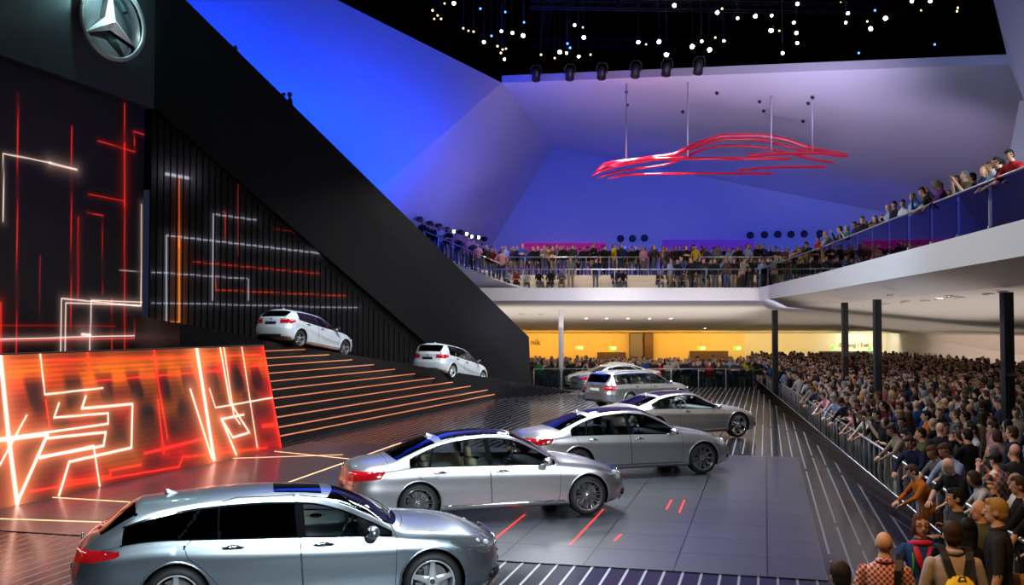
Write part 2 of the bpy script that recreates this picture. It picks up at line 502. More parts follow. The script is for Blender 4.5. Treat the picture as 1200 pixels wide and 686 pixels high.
def make_car(name, S, loc, rz, label, cat='car', pitch=0.0):
    L, H2 = S['L'], S['W'] / 2
    xr, xf, R = S['xr'], S['xf'], S['R']
    top, belt, rail = pchip(S['top']), pchip(S['belt']), pchip(S['rail'])
    rwf = pchip(S['rw'])
    z0 = pchip([(0, .30), (.25, .25), (xr - .5, .20), (xr, .19), (xf + .4, .19), (L - .3, .2), (L, .24)])
    cr, cf = S.get('cr', .70), S.get('cf', .85)
    nr, nf = S.get('nr', 3.4), S.get('nf', 3.0)
    def wid(x):
        x = np.asarray(x, float)
        a = np.clip((cr - x) / cr, 0, 1); b = np.clip((x - (L - cf)) / cf, 0, 1)
        s = (1 - a ** nr) ** (1 / nr) * (1 - b ** nf) ** (1 / nf)
        mid = 1 - .015 * np.exp(-((x - (xr + xf) / 2) / .9) ** 2)
        return H2 * s * mid
    rdx, fdx = pchip(S['rdx']), pchip(S['fdx'])
    def warp(x, z):
        ga = 1 - np.clip(x / .75, 0, 1); ga = ga * ga * (3 - 2 * ga)
        gb = 1 - np.clip((L - x) / .9, 0, 1); gb = gb * gb * (3 - 2 * gb)
        return x + rdx(z) * ga - fdx(z) * gb
    # stations
    xs = [L * 0]
    def cl(a, b, n, p): return [a + (b - a) * (i / n) ** p for i in range(1, n + 1)]
    xs = [0.0] + cl(0, cr, 34, 2.2)
    xs += list(np.linspace(cr, L - cf, int((L - cf - cr) / .03))[1:])
    e = [L - (cf) * (i / 34) ** 2.2 for i in range(34, 0, -1)][1:] + [L]
    xs += e
    rows = []
    crease = pchip(S['crease']); ca = S.get('ca', .012)
    for x in xs:
        w = float(wid(x)); tz, bz, rz_ = float(top(x)), float(belt(x)), float(rail(x))
        zb = float(z0(x)); rw = min(float(rwf(x)) / H2 * w, w * .97)
        bw = w * S.get('bw', .945)
        cz = float(crease(x))
        row = [(0, zb), (w * .5, zb), (w * .84, zb)]
        for (k, yy, zz) in ((0, .93, .012), (1, .965, .06), (2, .978, .12)):
            row.append((w * yy, zb + zz))
        zl = zb + .12
        n = 14
        for k in range(1, n + 1):
            u = k / n; z = zl + (bz - zl) * u
            um = .5
            yy = w * (.978 + .022 * math.sin(min(1, u / um) * PI / 2)) if u < um else w * (1 - (1 - S.get('bw', .945)) * ((u - um) / (1 - um)) ** 1.8)
            dz = z - cz
            yy += ca * math.exp(-abs(dz) / .05) * (1 if dz < 0 else .35) * min(1, w / (H2 * .8)) ** 3 
            if dz < 0: yy -= .010 * math.exp(-((dz + .16) / .09) ** 2)
            row.append((yy, z))
        n = 12
        y1 = row[-1][0]
        for k in range(1, n + 1):
            u = k / n
            row.append((y1 + (rw - y1) * u + .035 * w / H2 * math.sin(PI * u) * (.5 + .5 * u), bz + (rz_ - bz) * u))
        n = 14
        for k in range(1, n + 1):
            u = k / n
            row.append((rw * (1 - u), rz_ + (tz - rz_) * (1 - (1 - u) ** 2.6)))
        rows.append(row)
    K = len(rows[0])
    bm = bmesh.new()
    for sgn in (-1, 1):
        g = [[bm.verts.new((float(warp(x, z)), sgn * y, z)) for (y, z) in row] for x, row in zip(xs, rows)]
        for i in range(len(xs) - 1):
            for k in range(K - 1):
                q = [g[i][k], g[i + 1][k], g[i + 1][k + 1], g[i][k + 1]]
                if sgn > 0: q = q[::-1]
                try: bm.faces.new(q)
                except ValueError: pass
    bmesh.ops.remove_doubles(bm, verts=bm.verts, dist=1e-4)
    bmesh.ops.dissolve_degenerate(bm, dist=1e-5, edges=bm.edges)
    # unwarped x of a point for the curve look-ups
    ay = lambda c: np.abs(c[:, 1])
    F = {}
    AR = R + S.get('ar', .045)
    arch = lambda c: np.maximum(np.minimum(AR - np.hypot(c[:, 0] - xr, c[:, 2] - R - .01), ay(c) - .5),
                                np.minimum(AR - np.hypot(c[:, 0] - xf, c[:, 2] - R - .01), ay(c) - .5))
    x0, x1 = S['dlo']            # rear and front tips of the side glass
    gt = S.get('gt', .045)
    rk, rs = S.get('rear_tip', (.0, 1.0))
    def dlo(c):
        x, z = c[:, 0], c[:, 2]
        return np.minimum.reduce([z - belt(x) - .022, rail(x) - gt - z, (x - x0), (x1 - x), ay(c) - .3])
    F['dlo_trim'] = lambda c: dlo(c) + .018
    F['dlo'] = dlo
    def pillars(c):
        x, z = c[:, 0], c[:, 2]; d = np.full(len(c), -1.0)
        for (px, sl, hw) in S['pillars']:
            d = np.maximum(d, hw - np.abs(x - px - sl * (z - 1.1)))
        return d
    F['pillar'] = lambda c: np.minimum(pillars(c), dlo(c) + .001)
    wx0, wx1 = S['ws']           # windscreen top, base on the centre line
    def screen(c):
        x, y, z = c[:, 0], ay(c), c[:, 2]
        return np.minimum.reduce([x - wx0 + .12 * (y / .6) ** 2, wx1 - .10 * (y / .7) ** 2 - x, rwf(x) * .985 - .055 - y, z - .9])
    F['screen'] = screen
    bx0, bx1 = S['bw_x']
    def back(c):
        x, y, z = c[:, 0], ay(c), c[:, 2]
        return np.minimum.reduce([x - bx0 - .03 * (y / .6) ** 2, bx1 + .06 * (y / .6) ** 2 - x, rwf(x) * np.clip(wid(x)/H2,0,1) - .06 - y, z - S.get('bz', .98)])
    F['back'] = back
    if 'roofglass' in S:
        a, b_ = S['roofglass'][:2]; hw = S['roofglass'][2]
        F['roofg'] = lambda c: np.minimum.reduce([c[:, 0] - a, b_ - c[:, 0], hw - ay(c), c[:, 2] - 1.2])
    tl = sdf_poly(S['tail'])
    ty = S.get('tail_y', .45)
    F['tail'] = lambda c: np.minimum.reduce([tl(c[:, 0], c[:, 2]), ay(c) - ty - .6 * np.clip(.0, 0, 1)])
    hl = sdf_poly(S['head'])
    F['head'] = lambda c: np.minimum(hl(c[:, 0], c[:, 2]), ay(c) - .48)
    doors = []
    for i, d in enumerate(S['doors']):
        f = sdf_poly(d)
        doors.append(f)
    def gline(f, k=.0045): return lambda c: k - np.abs(f(c))
    dfs = [(lambda c, f=f: np.minimum(f(c[:, 0], c[:, 2]), ay(c) - .4)) for f in doors]
    hx0, hx1 = S['hood']
    hood = lambda c: np.minimum.reduce([c[:, 0] - hx0 + .1 * (c[:, 1] / .7) ** 2, hx1 - .30 * (c[:, 1] / .7) ** 2 - c[:, 0], rwf(c[:, 0]) * .99 - .0 - ay(c), c[:, 2] - .6])
    tk = S['trunk']                               # (front x, z low, half width)
    trunk = lambda c: np.minimum.reduce([tk[0] - c[:, 0], c[:, 2] - tk[1], tk[2] - ay(c)])
    grl = S['grille']
    grille = lambda c: np.minimum.reduce([c[:, 0] - (L - .45), c[:, 2] - grl[0], grl[1] - c[:, 2], grl[2] - ay(c) - .15 * (grl[1] - c[:, 2])])
    isosplit(bm, arch)
    bm.verts.index_update(); bm.faces.index_update()
    cen = np.array([f.calc_center_median()[:] for f in bm.faces])
    kill = [f for f, q in zip(bm.faces[:], arch(cen)) if q > 0]
    bmesh.ops.delete(bm, geom=kill, context='FACES')
    for k_ in ('dlo_trim', 'dlo', 'pillar', 'screen', 'back', 'roofg', 'tail', 'head'):
        if k_ in F: isosplit(bm, F[k_])
    for f in dfs:
        isosplit(bm, lambda c: f(c) - .004); isosplit(bm, lambda c: f(c) + .004)
    for f in (hood, trunk, grille):
        isosplit(bm, lambda c: f(c) - .004); isosplit(bm, lambda c: f(c) + .004)
    bm.normal_update()
    bm.verts.index_update(); bm.faces.ensure_lookup_table()
    cen = np.array([f.calc_center_median()[:] for f in bm.faces])
    val = {k_: f(cen) for k_, f in F.items()}
    vh, vt, vg = hood(cen), trunk(cen), grille(cen)
    vd = [f(cen) for f in dfs]
    part = []
    for i in range(len(cen)):
        sd = 'L' if cen[i, 1] > 0 else 'R'
        if val['pillar'][i] > 0 and val['dlo'][i] > 0: p = ('pillar_trim', sd, min(range(len(S['pillars'])), key=lambda j: abs(cen[i, 0] - S['pillars'][j][0] - S['pillars'][j][1] * (cen[i, 2] - 1.1))))
        elif val['dlo'][i] > 0:
            # which pane
            n_ = sum(1 for (px, sl, hw) in S['pillars'] if cen[i, 0] > px + sl * (cen[i, 2] - 1.1))
            p = ('side_window', sd, n_)
        elif val['dlo_trim'][i] > 0: p = ('window_trim', sd)
        elif val['screen'][i] > 0: p = ('windscreen',)
        elif 'roofg' in val and val['roofg'][i] > 0: p = ('sunroof',)
        elif val['back'][i] > 0: p = ('rear_window',)
        elif val['tail'][i] > 0: p = ('tail_light', sd)
        elif val['head'][i] > 0: p = ('headlight', sd)
        else:
            p = ('body',)
            for j, q in enumerate(vd):
                if q[i] > .004: p = ('door', sd, j)
                elif abs(q[i]) <= .004: p = ('gap',)
            if p == ('body',):
                if vg[i] > .004: p = ('grille',)
                elif vh[i] > .004: p = ('hood',)
                elif vt[i] > .004: p = ('trunk_lid',) if not S.get('hatch') else ('tailgate',)
                elif abs(vh[i]) <= .004 or abs(vt[i]) <= .004 or abs(vg[i]) <= .004: p = ('gap',)
        part.append(p)
    vco = [v.co.copy() for v in bm.verts]; vno = [v.normal.copy() for v in bm.verts]
    root = empty(name, loc, rz, label, cat)
    if pitch: root.rotation_euler = (0, pitch, rz)
    pm = S['paint']
    groups = {}
    for f, p in zip(bm.faces, part):
        key = ('body',) if p == ('gap',) else p
        groups.setdefault(key, []).append((f, 1 if p == ('gap',) else 0))
    matof = {'body': [pm, M['gap']], 'door': [pm], 'hood': [pm], 'trunk_lid': [pm], 'tailgate': [pm], 'pillar_trim': [M['gloss_black']],
             'window_trim': [S.get('trim', M['chrome'])], 'windscreen': [M['glass_screen']], 'rear_window': [S.get('backglass', M['glass_dark'])],
             'sunroof': [M['roof_glass']], 'tail_light': [M['tail_red']], 'headlight': [M['lamp_inner']], 'grille': [M['black']]}
    made = {}
    for key, fl in groups.items():
        idx = {}; vs = []; no = []; fs = []; mi = []
        for f, m_ in fl:
            q = []
            for v in f.verts:
                if v.index not in idx:
                    idx[v.index] = len(vs); vs.append(vco[v.index]); no.append(vno[v.index])
                q.append(idx[v.index])
            fs.append(q); mi.append(m_)
        nm = key[0]
        if nm == 'door': nm = 'front_door' if (key[2] == 0) else 'rear_door'
        me = bpy.data.meshes.new(nm); me.from_pydata(vs, [], fs)
        me.polygons.foreach_set('material_index', mi)
        me.polygons.foreach_set('use_smooth', [True] * len(fs))
        if key[0] == 'side_window':
            mm = [S['panes'][min(key[2], len(S['panes']) - 1)]]
        else: mm = matof[key[0]]
        for m_ in mm: me.materials.append(m_)
        me.update()
        me.normals_split_custom_set_from_vertices([tuple(n) for n in no])
        made[key] = bpy.data.objects.new(nm, me); COL.objects.link(made[key])
    bm.free()
    body = made[('body',)]
    for key, o in made.items():
        if key[0] in ('side_window', 'window_trim', 'pillar_trim'):
            o.parent = root
        elif key[0] == 'rear_window': o.parent = made.get(('tailgate',)) or root
        elif key[0] == 'sunroof': o.parent = root
        else: o.parent = root
    # side surface look-up for handles, mirrors and badges
    tree = BVHTree.FromPolygons([v for v in vco], [], all_triangles=False) if False else None
    def side_y(x, z):
        w_ = float(wid(x)); bz = float(belt(x)); zb = float(z0(x)) + .12
        u = (z - zb) / (bz - zb)
        if u < .5: return w_ * (.978 + .022 * math.sin(u / .5 * PI / 2))
        return w_ * (1 - (1 - S.get('bw', .945)) * ((u - .5) / .5) ** 1.8)
    # wheel wells
    b = MB()
    for wx in (xr, xf):
        for sg in (-1, 1):
            n = 20; vs = []
            yo = float(wid(wx)) * .955 * sg; yi = (H2 - .42) * sg
            for k in range(n + 1):
                a = math.radians(-25) + math.radians(230) * k / n
                vs.append((wx + AR * math.cos(a), yo, R + .01 + AR * math.sin(a))); vs.append((wx + AR * math.cos(a), yi, R + .01 + AR * math.sin(a)))
            fs = [(2 * k, 2 * k + 1, 2 * k + 3, 2 * k + 2) for k in range(n)] + [tuple(2 * k + 1 for k in range(n + 1))]
            b.add(vs, fs, 0, False)
            b.build('wheel_well', M['gap'], root, fix=False); b = MB()
    # arch lips
    b = MB()
    for wx in (xr, xf):
        for sg in (-1, 1):
            pts = []
            for k in range(25):
                a = math.radians(-22) + math.radians(224) * k / 24
                x, z = wx + AR * math.cos(a), R + .01 + AR * math.sin(a)
                if z < .2: continue
                pts.append((x, sg * (side_y(x, z) + .002), z))
            b.tube(pts, .013, 6)
            b.build('arch_lip', pm, root); b = MB()
    for wx in (xr, xf):
        for sg in (-1, 1):
            wheel(root, wx, sg * (float(wid(wx)) - .125 - .025), R, S['rr'], S['wheel'], S['rim'], sg)
    # handles
    for j, (hx, hz) in enumerate(S['handles']):
        for sg, sd in ((-1, 'R'), (1, 'L')):
            d = made.get(('door', sd, j)) or body
            y = side_y(hx, hz) * sg
            b = MB()
            b.tube([(hx - .115, y, hz), (hx - .09, y + sg * .028, hz + .004), (hx, y + sg * .036, hz + .006), (hx + .09, y + sg * .028, hz + .002), (hx + .115, y, hz - .004)],
                   [.012, .017, .019, .017, .012], 8, flat=.8)
            h = b.build('door_handle', M['chrome'], d)
            b = MB(); b.ball((hx, y - sg * .004, hz), (.085, .012, .03), 12); b.build('handle_cup', M['gloss_black'], d)
    # mirrors
    mx, mz = S['mirror']
    for sg in (-1, 1):
        y = sg * (H2 * .93)
        b = MB()
        b.ball((mx, y + sg * .16, mz + .06), (.075, .12, .075), 16)
        b.tube([(mx + .03, y - sg * .05, mz - .02), (mx + .02, y + sg * .06, mz + .01), (mx + .01, y + sg * .12, mz + .03)], [.022, .02, .03], 8)
        mo = b.build('wing_mirror', S.get('mirror_mat', pm), root)
        b = MB(); b.ball((mx - .05, y + sg * .16, mz + .06), (.03, .10, .058), 14); b.build('mirror_glass', M['chrome'], mo)
    # sill strip, bumper detail, exhausts, plate
    b = MB()
    for sg in (-1, 1):
        pts = [(x, sg * (float(wid(x)) * .982), float(z0(x)) + .10) for x in np.linspace(xr + R + .1, xf - R - .1, 14)]
        b.tube(pts, .012, 6)
        b.build('sill_trim', S.get('sill', M['chrome']), root); b = MB()
    b = MB()
    zb = S.get('plate_z', .62)
    rx = float(warp(.0, zb))
    yp = S.get('plate_w', .26)
    px_ = rx - .012
    b.box((px_, 0, zb), (.012, .52, .11), bev=.004)
    b.build('licence_plate', S.get('plate', M['plate_dark']), root)
    b = MB()
    for sg in (-1, 1):
        b.tube([(.12, sg * .52, .33), (.045, sg * .52, .33)], .045, 14, flat=.6)
        b.build('exhaust_pipe', M['chrome'], root); b = MB()
    b = MB()
    pts = []
    for y in np.linspace(-H2 * .62, H2 * .62, 15):
        a = abs(y) / H2
        pts.append((cr * (1 - (1 - a ** nr) ** (1 / nr)) + float(rdx(.34)) - .005, y, .34))
    b.tube(pts, .045, 6, flat=1.2); b.build('rear_diffuser', M['black'], root)
    # front: chrome grille bars + emblem + intakes
    def nose_x(y, z, pad=.0):
        a = min(.999, abs(y) / H2)
        bb = (1 - a ** nf) ** (1 / nf)          # plan curve inverse
        t = (1 - a ** nf) ** (1 / nf)
        return L - cf + cf * t - float(fdx(z)) + pad
    b = MB(); gz0, gz1, gw = grl
    for k in range(4):
        z = gz0 + .04 + (gz1 - gz0 - .06) * k / 3
        b.tube([(nose_x(y, z, .006), y, z) for y in np.linspace(-gw * .93, gw * .93, 9)], .012, 6)
    b.tube([(nose_x(y, gz1, .006), y, gz1) for y in np.linspace(-gw, gw, 9)] + [(nose_x(gw * .9, gz0, .006), gw * .9, gz0)] +
           [(nose_x(y, gz0, .006), y, gz0) for y in np.linspace(gw * .8, -gw * .8, 9)], .014, 6, closed=True)
    g = b.build('grille_bars', M['chrome'], made.get(('grille',), root))
    b = MB(); star_emblem(b, (nose_x(0, (gz0 + gz1) / 2, .03), 0, (gz0 + gz1) / 2), .085, (0, 1, 0), (0, 0, 1), (1, 0, 0))
    b.build('emblem', M['chrome'], made.get(('grille',), root))
    b = MB()
    for sg in (-1, 1):
        b.tube([(nose_x(y, .36, .004), sg * y, .36 + .03 * (y - .5)) for y in np.linspace(.40, .74, 7)], .03, 6, flat=2.0)
        b.build('bumper_intake', M['black'], root); b = MB()
    b = MB()
    for sg in (-1, 1):
        b.tube([(nose_x(y, .30, .035), sg * y, .30) for y in np.linspace(.3, .82, 9)], .014, 6)
        b.build('bumper_blade', S.get('splitter', M['chrome']), root); b = MB()
    b.tube([(nose_x(y, .25, .02), y, .245) for y in np.linspace(-.8, .8, 15)], .016, 6)
    b.build('front_splitter', S.get('splitter', M['chrome']), root)
    # head light lenses
    hz = sum(p[1] for p in S['head']) / len(S['head']); 
    for sg, sd in ((-1, 'R'), (1, 'L')):
        ho = made.get(('headlight', sd))
        if ho is None: continue
        me = ho.data; c = Vector((0, 0, 0))
        for v in me.vertices: c += v.co
        c /= max(1, len(me.vertices))
        b = MB()
        vl = sorted(me.vertices, key=lambda v: v.co.x)
        for fr in (.35, .6):
            q = vl[int(len(vl) * fr)]
            near = [v for v in me.vertices if abs(v.co.x - q.co.x) < .05]
            zc = sum(v.co.z for v in near) / len(near); yc = max(near, key=lambda v: -abs(v.co.z - zc)).co.y
            b.ball((q.co.x, yc - sg * .012, zc), (.038, .03, .034), 12)
            b.build('lamp_lens', M['lens'], ho); b = MB()
    for sg, sd in ((-1, 'R'), (1, 'L')):
        to = made.get(('tail_light', sd))
        if to is None: continue
        me = to.data
        vl = [v.co for v in me.vertices]
        if len(vl) < 10: continue
        zz = sorted(v.z for v in vl); zm = zz[len(zz) // 2]
        band = sorted([v for v in vl if abs(v.z - zm) < .02], key=lambda v: v.x)
        if len(band) > 3:
            b = MB(); pts = [(v.x, v.y, zm) for v in band[::max(1, len(band) // 7)]]
            pts = [p for i, p in enumerate(pts) if i == 0 or (Vector(p) - Vector(pts[i - 1])).length > .015]
            if len(pts) > 2:
                b.tube([(p[0], p[1] * 1.001, p[2]) for p in pts], .008, 6); b.build('light_strip', M['tail_clear'], to)
    # antenna fin, rear emblem, wiper
    ax = S['fin']
    b = MB(); az = float(top(ax))
    b.add([(ax - .09, 0, az - .005), (ax - .05, -.03, az - .005), (ax + .1, 0, az - .005), (ax - .05, .03, az - .005), (ax - .075, 0, az + .06), (ax - .02, 0, az + .045)],
          [(0, 1, 4), (1, 5, 4), (1, 2, 5), (2, 3, 5), (3, 4, 5), (3, 0, 4)], 0, True)
    b.build('antenna_fin', pm, root)
    b = MB(); zz = S.get('emb_z', .88); ex = float(warp(0.0, zz))
    star_emblem(b, (ex - .012, 0, zz), .05, (0, 1, 0), (0, 0, 1), (-1, 0, 0)); b.build('rear_emblem', M['chrome'], root)
    b = MB()
    for y0 in (-.55, .05):
        p = []
        for k in range(6):
            y = y0 + .55 * k / 5; x = wx1 - .06 - .09 * k / 5 - .10 * (y / .7) ** 2
            p.append((x, y, float(top(x)) * 1.0 - (.06 * (abs(y) / .7) ** 2.6) + .02))
        b.tube(p, .008, 5)
        b.build('wiper', M['black'], root); b = MB()
    # cabin
    b = MB(); b.box(((x0 + x1) / 2 + .1, 0, .36), (x1 - x0 + .5, S['W'] - .3, .06))
    b.build('cabin_floor', M['black'], root)
    sm = S.get('seat', M['leather_d'])
    zs = S.get('seat_z', .22)
    fx = S['seats'][0]
    for y in (-.37, .37): seat(root, fx, y, zs, sm)
    for y in (-.37, .37): seat(root, S['seats'][1] + .18, y, zs - .04, sm)
    b = MB(); dx = fx + .78
    b.box((dx + .1, 0, .80), (.40, S['W'] - .36, .20), bev=.06); b.build('dashboard', S.get('dash', M['black']), root)
    b = MB(); c = Vector((dx - .2, .37, .87)); N = 24
    ax_u = Vector((.42, 0, .9)).normalized()
    b.tube([c + Vector((0, 1, 0)) * .18 * math.cos(2 * PI * k / N) + ax_u * .18 * math.sin(2 * PI * k / N) for k in range(N)], .016, 8, closed=True)
    for a in (0, PI, -PI / 2):
        b.tube([c, c + Vector((0, 1, 0)) * .17 * math.cos(a) + ax_u * .17 * math.sin(a)], .018, 6)
    b.tube([c, c + Vector((.2, 0, -.08))], .03, 8)
    b.build('steering_wheel', S.get('wheel_mat', M['black']), root)
    if S.get('rails'):
        b = MB()
        for sg in (-1, 1):
            b.tube([(x, sg * (float(rwf(x)) - .05), float(rail(x)) + .055 - (.05 if i in (0, 9) else 0)) for i, x in enumerate(np.linspace(S['rails'][0], S['rails'][1], 10))], .014, 6)
            b.build('roof_rail', M['chrome'], root); b = MB()
    return root

def poly(*p): return list(p)
SED = dict(L=5.12, W=1.90, xr=1.19, xf=4.24, R=.345, rr=.255, paint=M['silver_warm'],
  top=[(0, .93), (.08, 1.0), (.3, 1.045), (.72, 1.085), (1.1, 1.225), (1.5, 1.365), (2.0, 1.462), (2.5, 1.49), (2.95, 1.455), (3.3, 1.305), (3.74, 1.05), (4.1, .985), (4.6, .905), (4.93, .80), (5.12, .70)],
  belt=[(0, .84), (.5, .915), (1.2, .955), (2.5, .935), (3.6, .905), (4.3, .83), (4.8, .735), (5.12, .64)],
  rail=[(0, .87), (.3, .975), (.72, 1.02), (1.05, 1.13), (1.4, 1.265), (1.9, 1.38), (2.45, 1.415), (2.85, 1.38), (3.25, 1.22), (3.75, .975), (4.1, .93), (4.6, .85), (4.95, .755), (5.12, .66)],
  rw=[(0, .74), (.7, .735), (1.3, .66), (2.0, .60), (2.7, .605), (3.2, .665), (3.75, .76), (4.3, .77), (5.12, .72)],
  crease=[(0, .86), (1, .83), (3, .77), (4.3, .72), (5.12, .66)], ca=.010,
  rdx=[(.2, .13), (.35, .04), (.6, 0), (.72, .03), (.9, .045), (1.05, .09), (1.2, .1)],
  fdx=[(.2, .12), (.32, .02), (.45, 0), (.6, .03), (.75, .12), (.9, .2)],
  dlo=(1.06, 3.62), pillars=[(1.42, .35, .022), (2.44, -.08, .045), (3.47, -.2, .0)][:2], panes=[M['glass_car']],
  ws=(2.98, 3.72), bw_x=(.80, 1.50), bz=1.07, roofglass=(1.66, 2.9, .50),
  tail=poly((-.1, .72), (.55, .80), (.62, .90), (.45, .93), (-.1, .90)), tail_y=.50,
  head=poly((4.52, .70), (4.62, .79), (4.80, .78), (5.3, .72), (5.3, .58), (4.85, .60)),
  doors=[poly((2.47, .30), (2.44, .95), (2.40, 1.33), (2.43, 1.435), (2.9, 1.43), (3.3, 1.26), (3.68, 1.01), (3.72, .86), (3.70, .34), (3.66, .30)),
         poly((1.60, .30), (1.52, .46), (1.36, .66), (1.22, .78), (1.15, .93), (1.22, 1.08), (1.62, 1.33), (2.0, 1.43), (2.40, 1.435), (2.38, 1.33), (2.43, .95), (2.46, .30))],
  handles=[(2.66, .845), (1.55, .865)], mirror=(3.44, .93), hood=(3.80, 4.98), trunk=(.70, .68, .70), grille=(.44, .72, .46),
  fin=1.58, seats=(2.55, 1.55), wheel='multi', rim=M['dark_alloy'], seat=M['leather'], emb_z=.93, plate_z=.60)
SB = dict(L=4.96, W=1.88, xr=1.17, xf=4.045, R=.345, rr=.25, paint=M['silver_cool'],
  top=[(0, .90), (.07, .985), (.22, 1.06), (.45, 1.205), (.60, 1.285), (.72, 1.33), (.78, 1.335), (1.1, 1.365), (1.6, 1.402), (2.1, 1.418), (2.6, 1.40), (2.95, 1.355), (3.3, 1.225), (3.72, 1.0), (4.0, .965), (4.5, .90), (4.82, .80), (4.96, .72)],
  belt=[(0, .84), (.5, .93), (1.0, .975), (1.8, .955), (2.8, .925), (3.5, .90), (4.2, .83), (4.7, .745), (4.96, .66)],
  rail=[(0, .87), (.25, 1.0), (.45, 1.08), (.7, 1.19), (1.0, 1.265), (1.5, 1.325), (2.1, 1.345), (2.6, 1.325), (2.95, 1.25), (3.3, 1.11), (3.72, .945), (4.1, .91), (4.6, .84), (4.85, .755), (4.96, .69)],
  rw=[(0, .72), (.5, .68), (1.0, .63), (1.8, .59), (2.6, .60), (3.1, .66), (3.7, .76), (4.2, .77), (4.96, .72)],
  crease=[(0, .80), (.9, .84), (1.6, .80), (3, .76), (4.2, .77), (4.96, .70)], ca=.014,
  rdx=[(.2, .14), (.35, .05), (.6, 0), (.75, .03), (.95, .09), (1.1, .12), (1.3, .12)],
  fdx=[(.2, .10), (.32, .02), (.5, 0), (.65, .03), (.8, .09), (.95, .14)],
  dlo=(.62, 3.55), gt=.05, pillars=[(1.28, .75, .012), (1.62, -.02, .012), (2.52, -.08, .05)], panes=[M['glass_dark'], M['glass_dark'], M['glass_dark'], M['glass_car']],
  ws=(2.92, 3.70), bw_x=(.26, .66), bz=1.03, roofglass=(2.22, 2.78, .40),
  tail=poly((-.1, .735), (.30, .78), (.58, .83), (.60, .885), (.40, .905), (-.1, .885)), tail_y=.45,
  head=poly((4.22, .80), (4.35, .845), (4.60, .81), (5.2, .74), (5.2, .61), (4.7, .63), (4.45, .70)),
  doors=[poly((2.56, .30), (2.52, .95), (2.48, 1.30), (2.52, 1.36), (2.9, 1.31), (3.25, 1.17), (3.58, .99), (3.62, .88), (3.60, .34), (3.56, .30)),
         poly((1.72, .30), (1.60, .50), (1.46, .66), (1.30, .78), (1.26, .90), (1.34, .985), (1.60, 1.0), (1.63, 1.33), (1.8, 1.365), (2.46, 1.365), (2.47, 1.30), (2.51, .95), (2.55, .30))],
  handles=[(2.78, .855), (1.78, .875)], mirror=(3.33, .93), hood=(3.77, 4.80), trunk=(.70, .66, .66), hatch=True, grille=(.44, .76, .42),
  fin=1.05, seats=(2.6, 1.65), wheel='star5', rim=M['alloy'], seat=M['leather'], emb_z=.90, plate_z=.60, ar=.05)
EST = dict(SED, L=4.90, W=1.86, xr=1.12, xf=3.99, R=.33, rr=.225, paint=M['silver'], hatch=True,
  top=[(0, .98), (.05, 1.05), (.16, 1.22), (.30, 1.40), (.38, 1.46), (.6, 1.485), (1.5, 1.51), (2.4, 1.50), (2.85, 1.45), (3.2, 1.29), (3.6, 1.05), (4.0, .975), (4.5, .89), (4.78, .79), (4.90, .70)],
  belt=[(0, .93), (.5, .965), (1.2, .965), (2.5, .945), (3.5, .905), (4.1, .82), (4.6, .735), (4.9, .64)],
  rail=[(0, .95), (.08, 1.06), (.2, 1.2), (.38, 1.375), (.7, 1.415), (1.5, 1.435), (2.4, 1.425), (2.8, 1.37), (3.15, 1.20), (3.6, .975), (4.0, .93), (4.5, .84), (4.8, .75), (4.9, .66)],
  rw=[(0, .80), (.3, .70), (.8, .63), (1.5, .61), (2.6, .61), (3.1, .67), (3.6, .75), (4.2, .76), (4.9, .70)],
  rdx=[(.2, .12), (.35, .03), (.6, 0), (.72, .03), (.95, .05), (1.2, .05), (1.5, .03)],
  dlo=(.42, 3.48), pillars=[(1.32, .25, .025), (2.32, -.08, .045)], panes=[M['glass_car']],
  ws=(2.88, 3.58), bw_x=(.035, .31), bz=1.06, tail=poly((-.1, .74), (.30, .78), (.42, .86), (.40, .93), (-.1, .95)), tail_y=.50,
  head=poly((4.28, .72), (4.40, .80), (4.6, .78), (5.1, .72), (5.1, .58), (4.65, .60)),
  doors=[poly((2.35, .30), (2.32, .95), (2.28, 1.36), (2.32, 1.445), (2.8, 1.42), (3.15, 1.25), (3.52, 1.01), (3.56, .86), (3.54, .34), (3.5, .30)),
         poly((1.52, .30), (1.45, .46), (1.29, .66), (1.18, .78), (1.14, .93), (1.24, 1.2), (1.36, 1.42), (1.45, 1.45), (2.28, 1.445), (2.27, 1.36), (2.31, .95), (2.34, .30))],
  handles=[(2.55, .86), (1.5, .88)], mirror=(3.30, .94), hood=(3.68, 4.78), trunk=(.40, .62, .64), grille=(.44, .70, .42),
  fin=.75, seats=(2.45, 1.5), wheel='twin5', rim=M['alloy'], emb_z=1.0, plate_z=.78, rails=(.55, 2.75), plate=M['plate'])
EST.pop('roofglass')
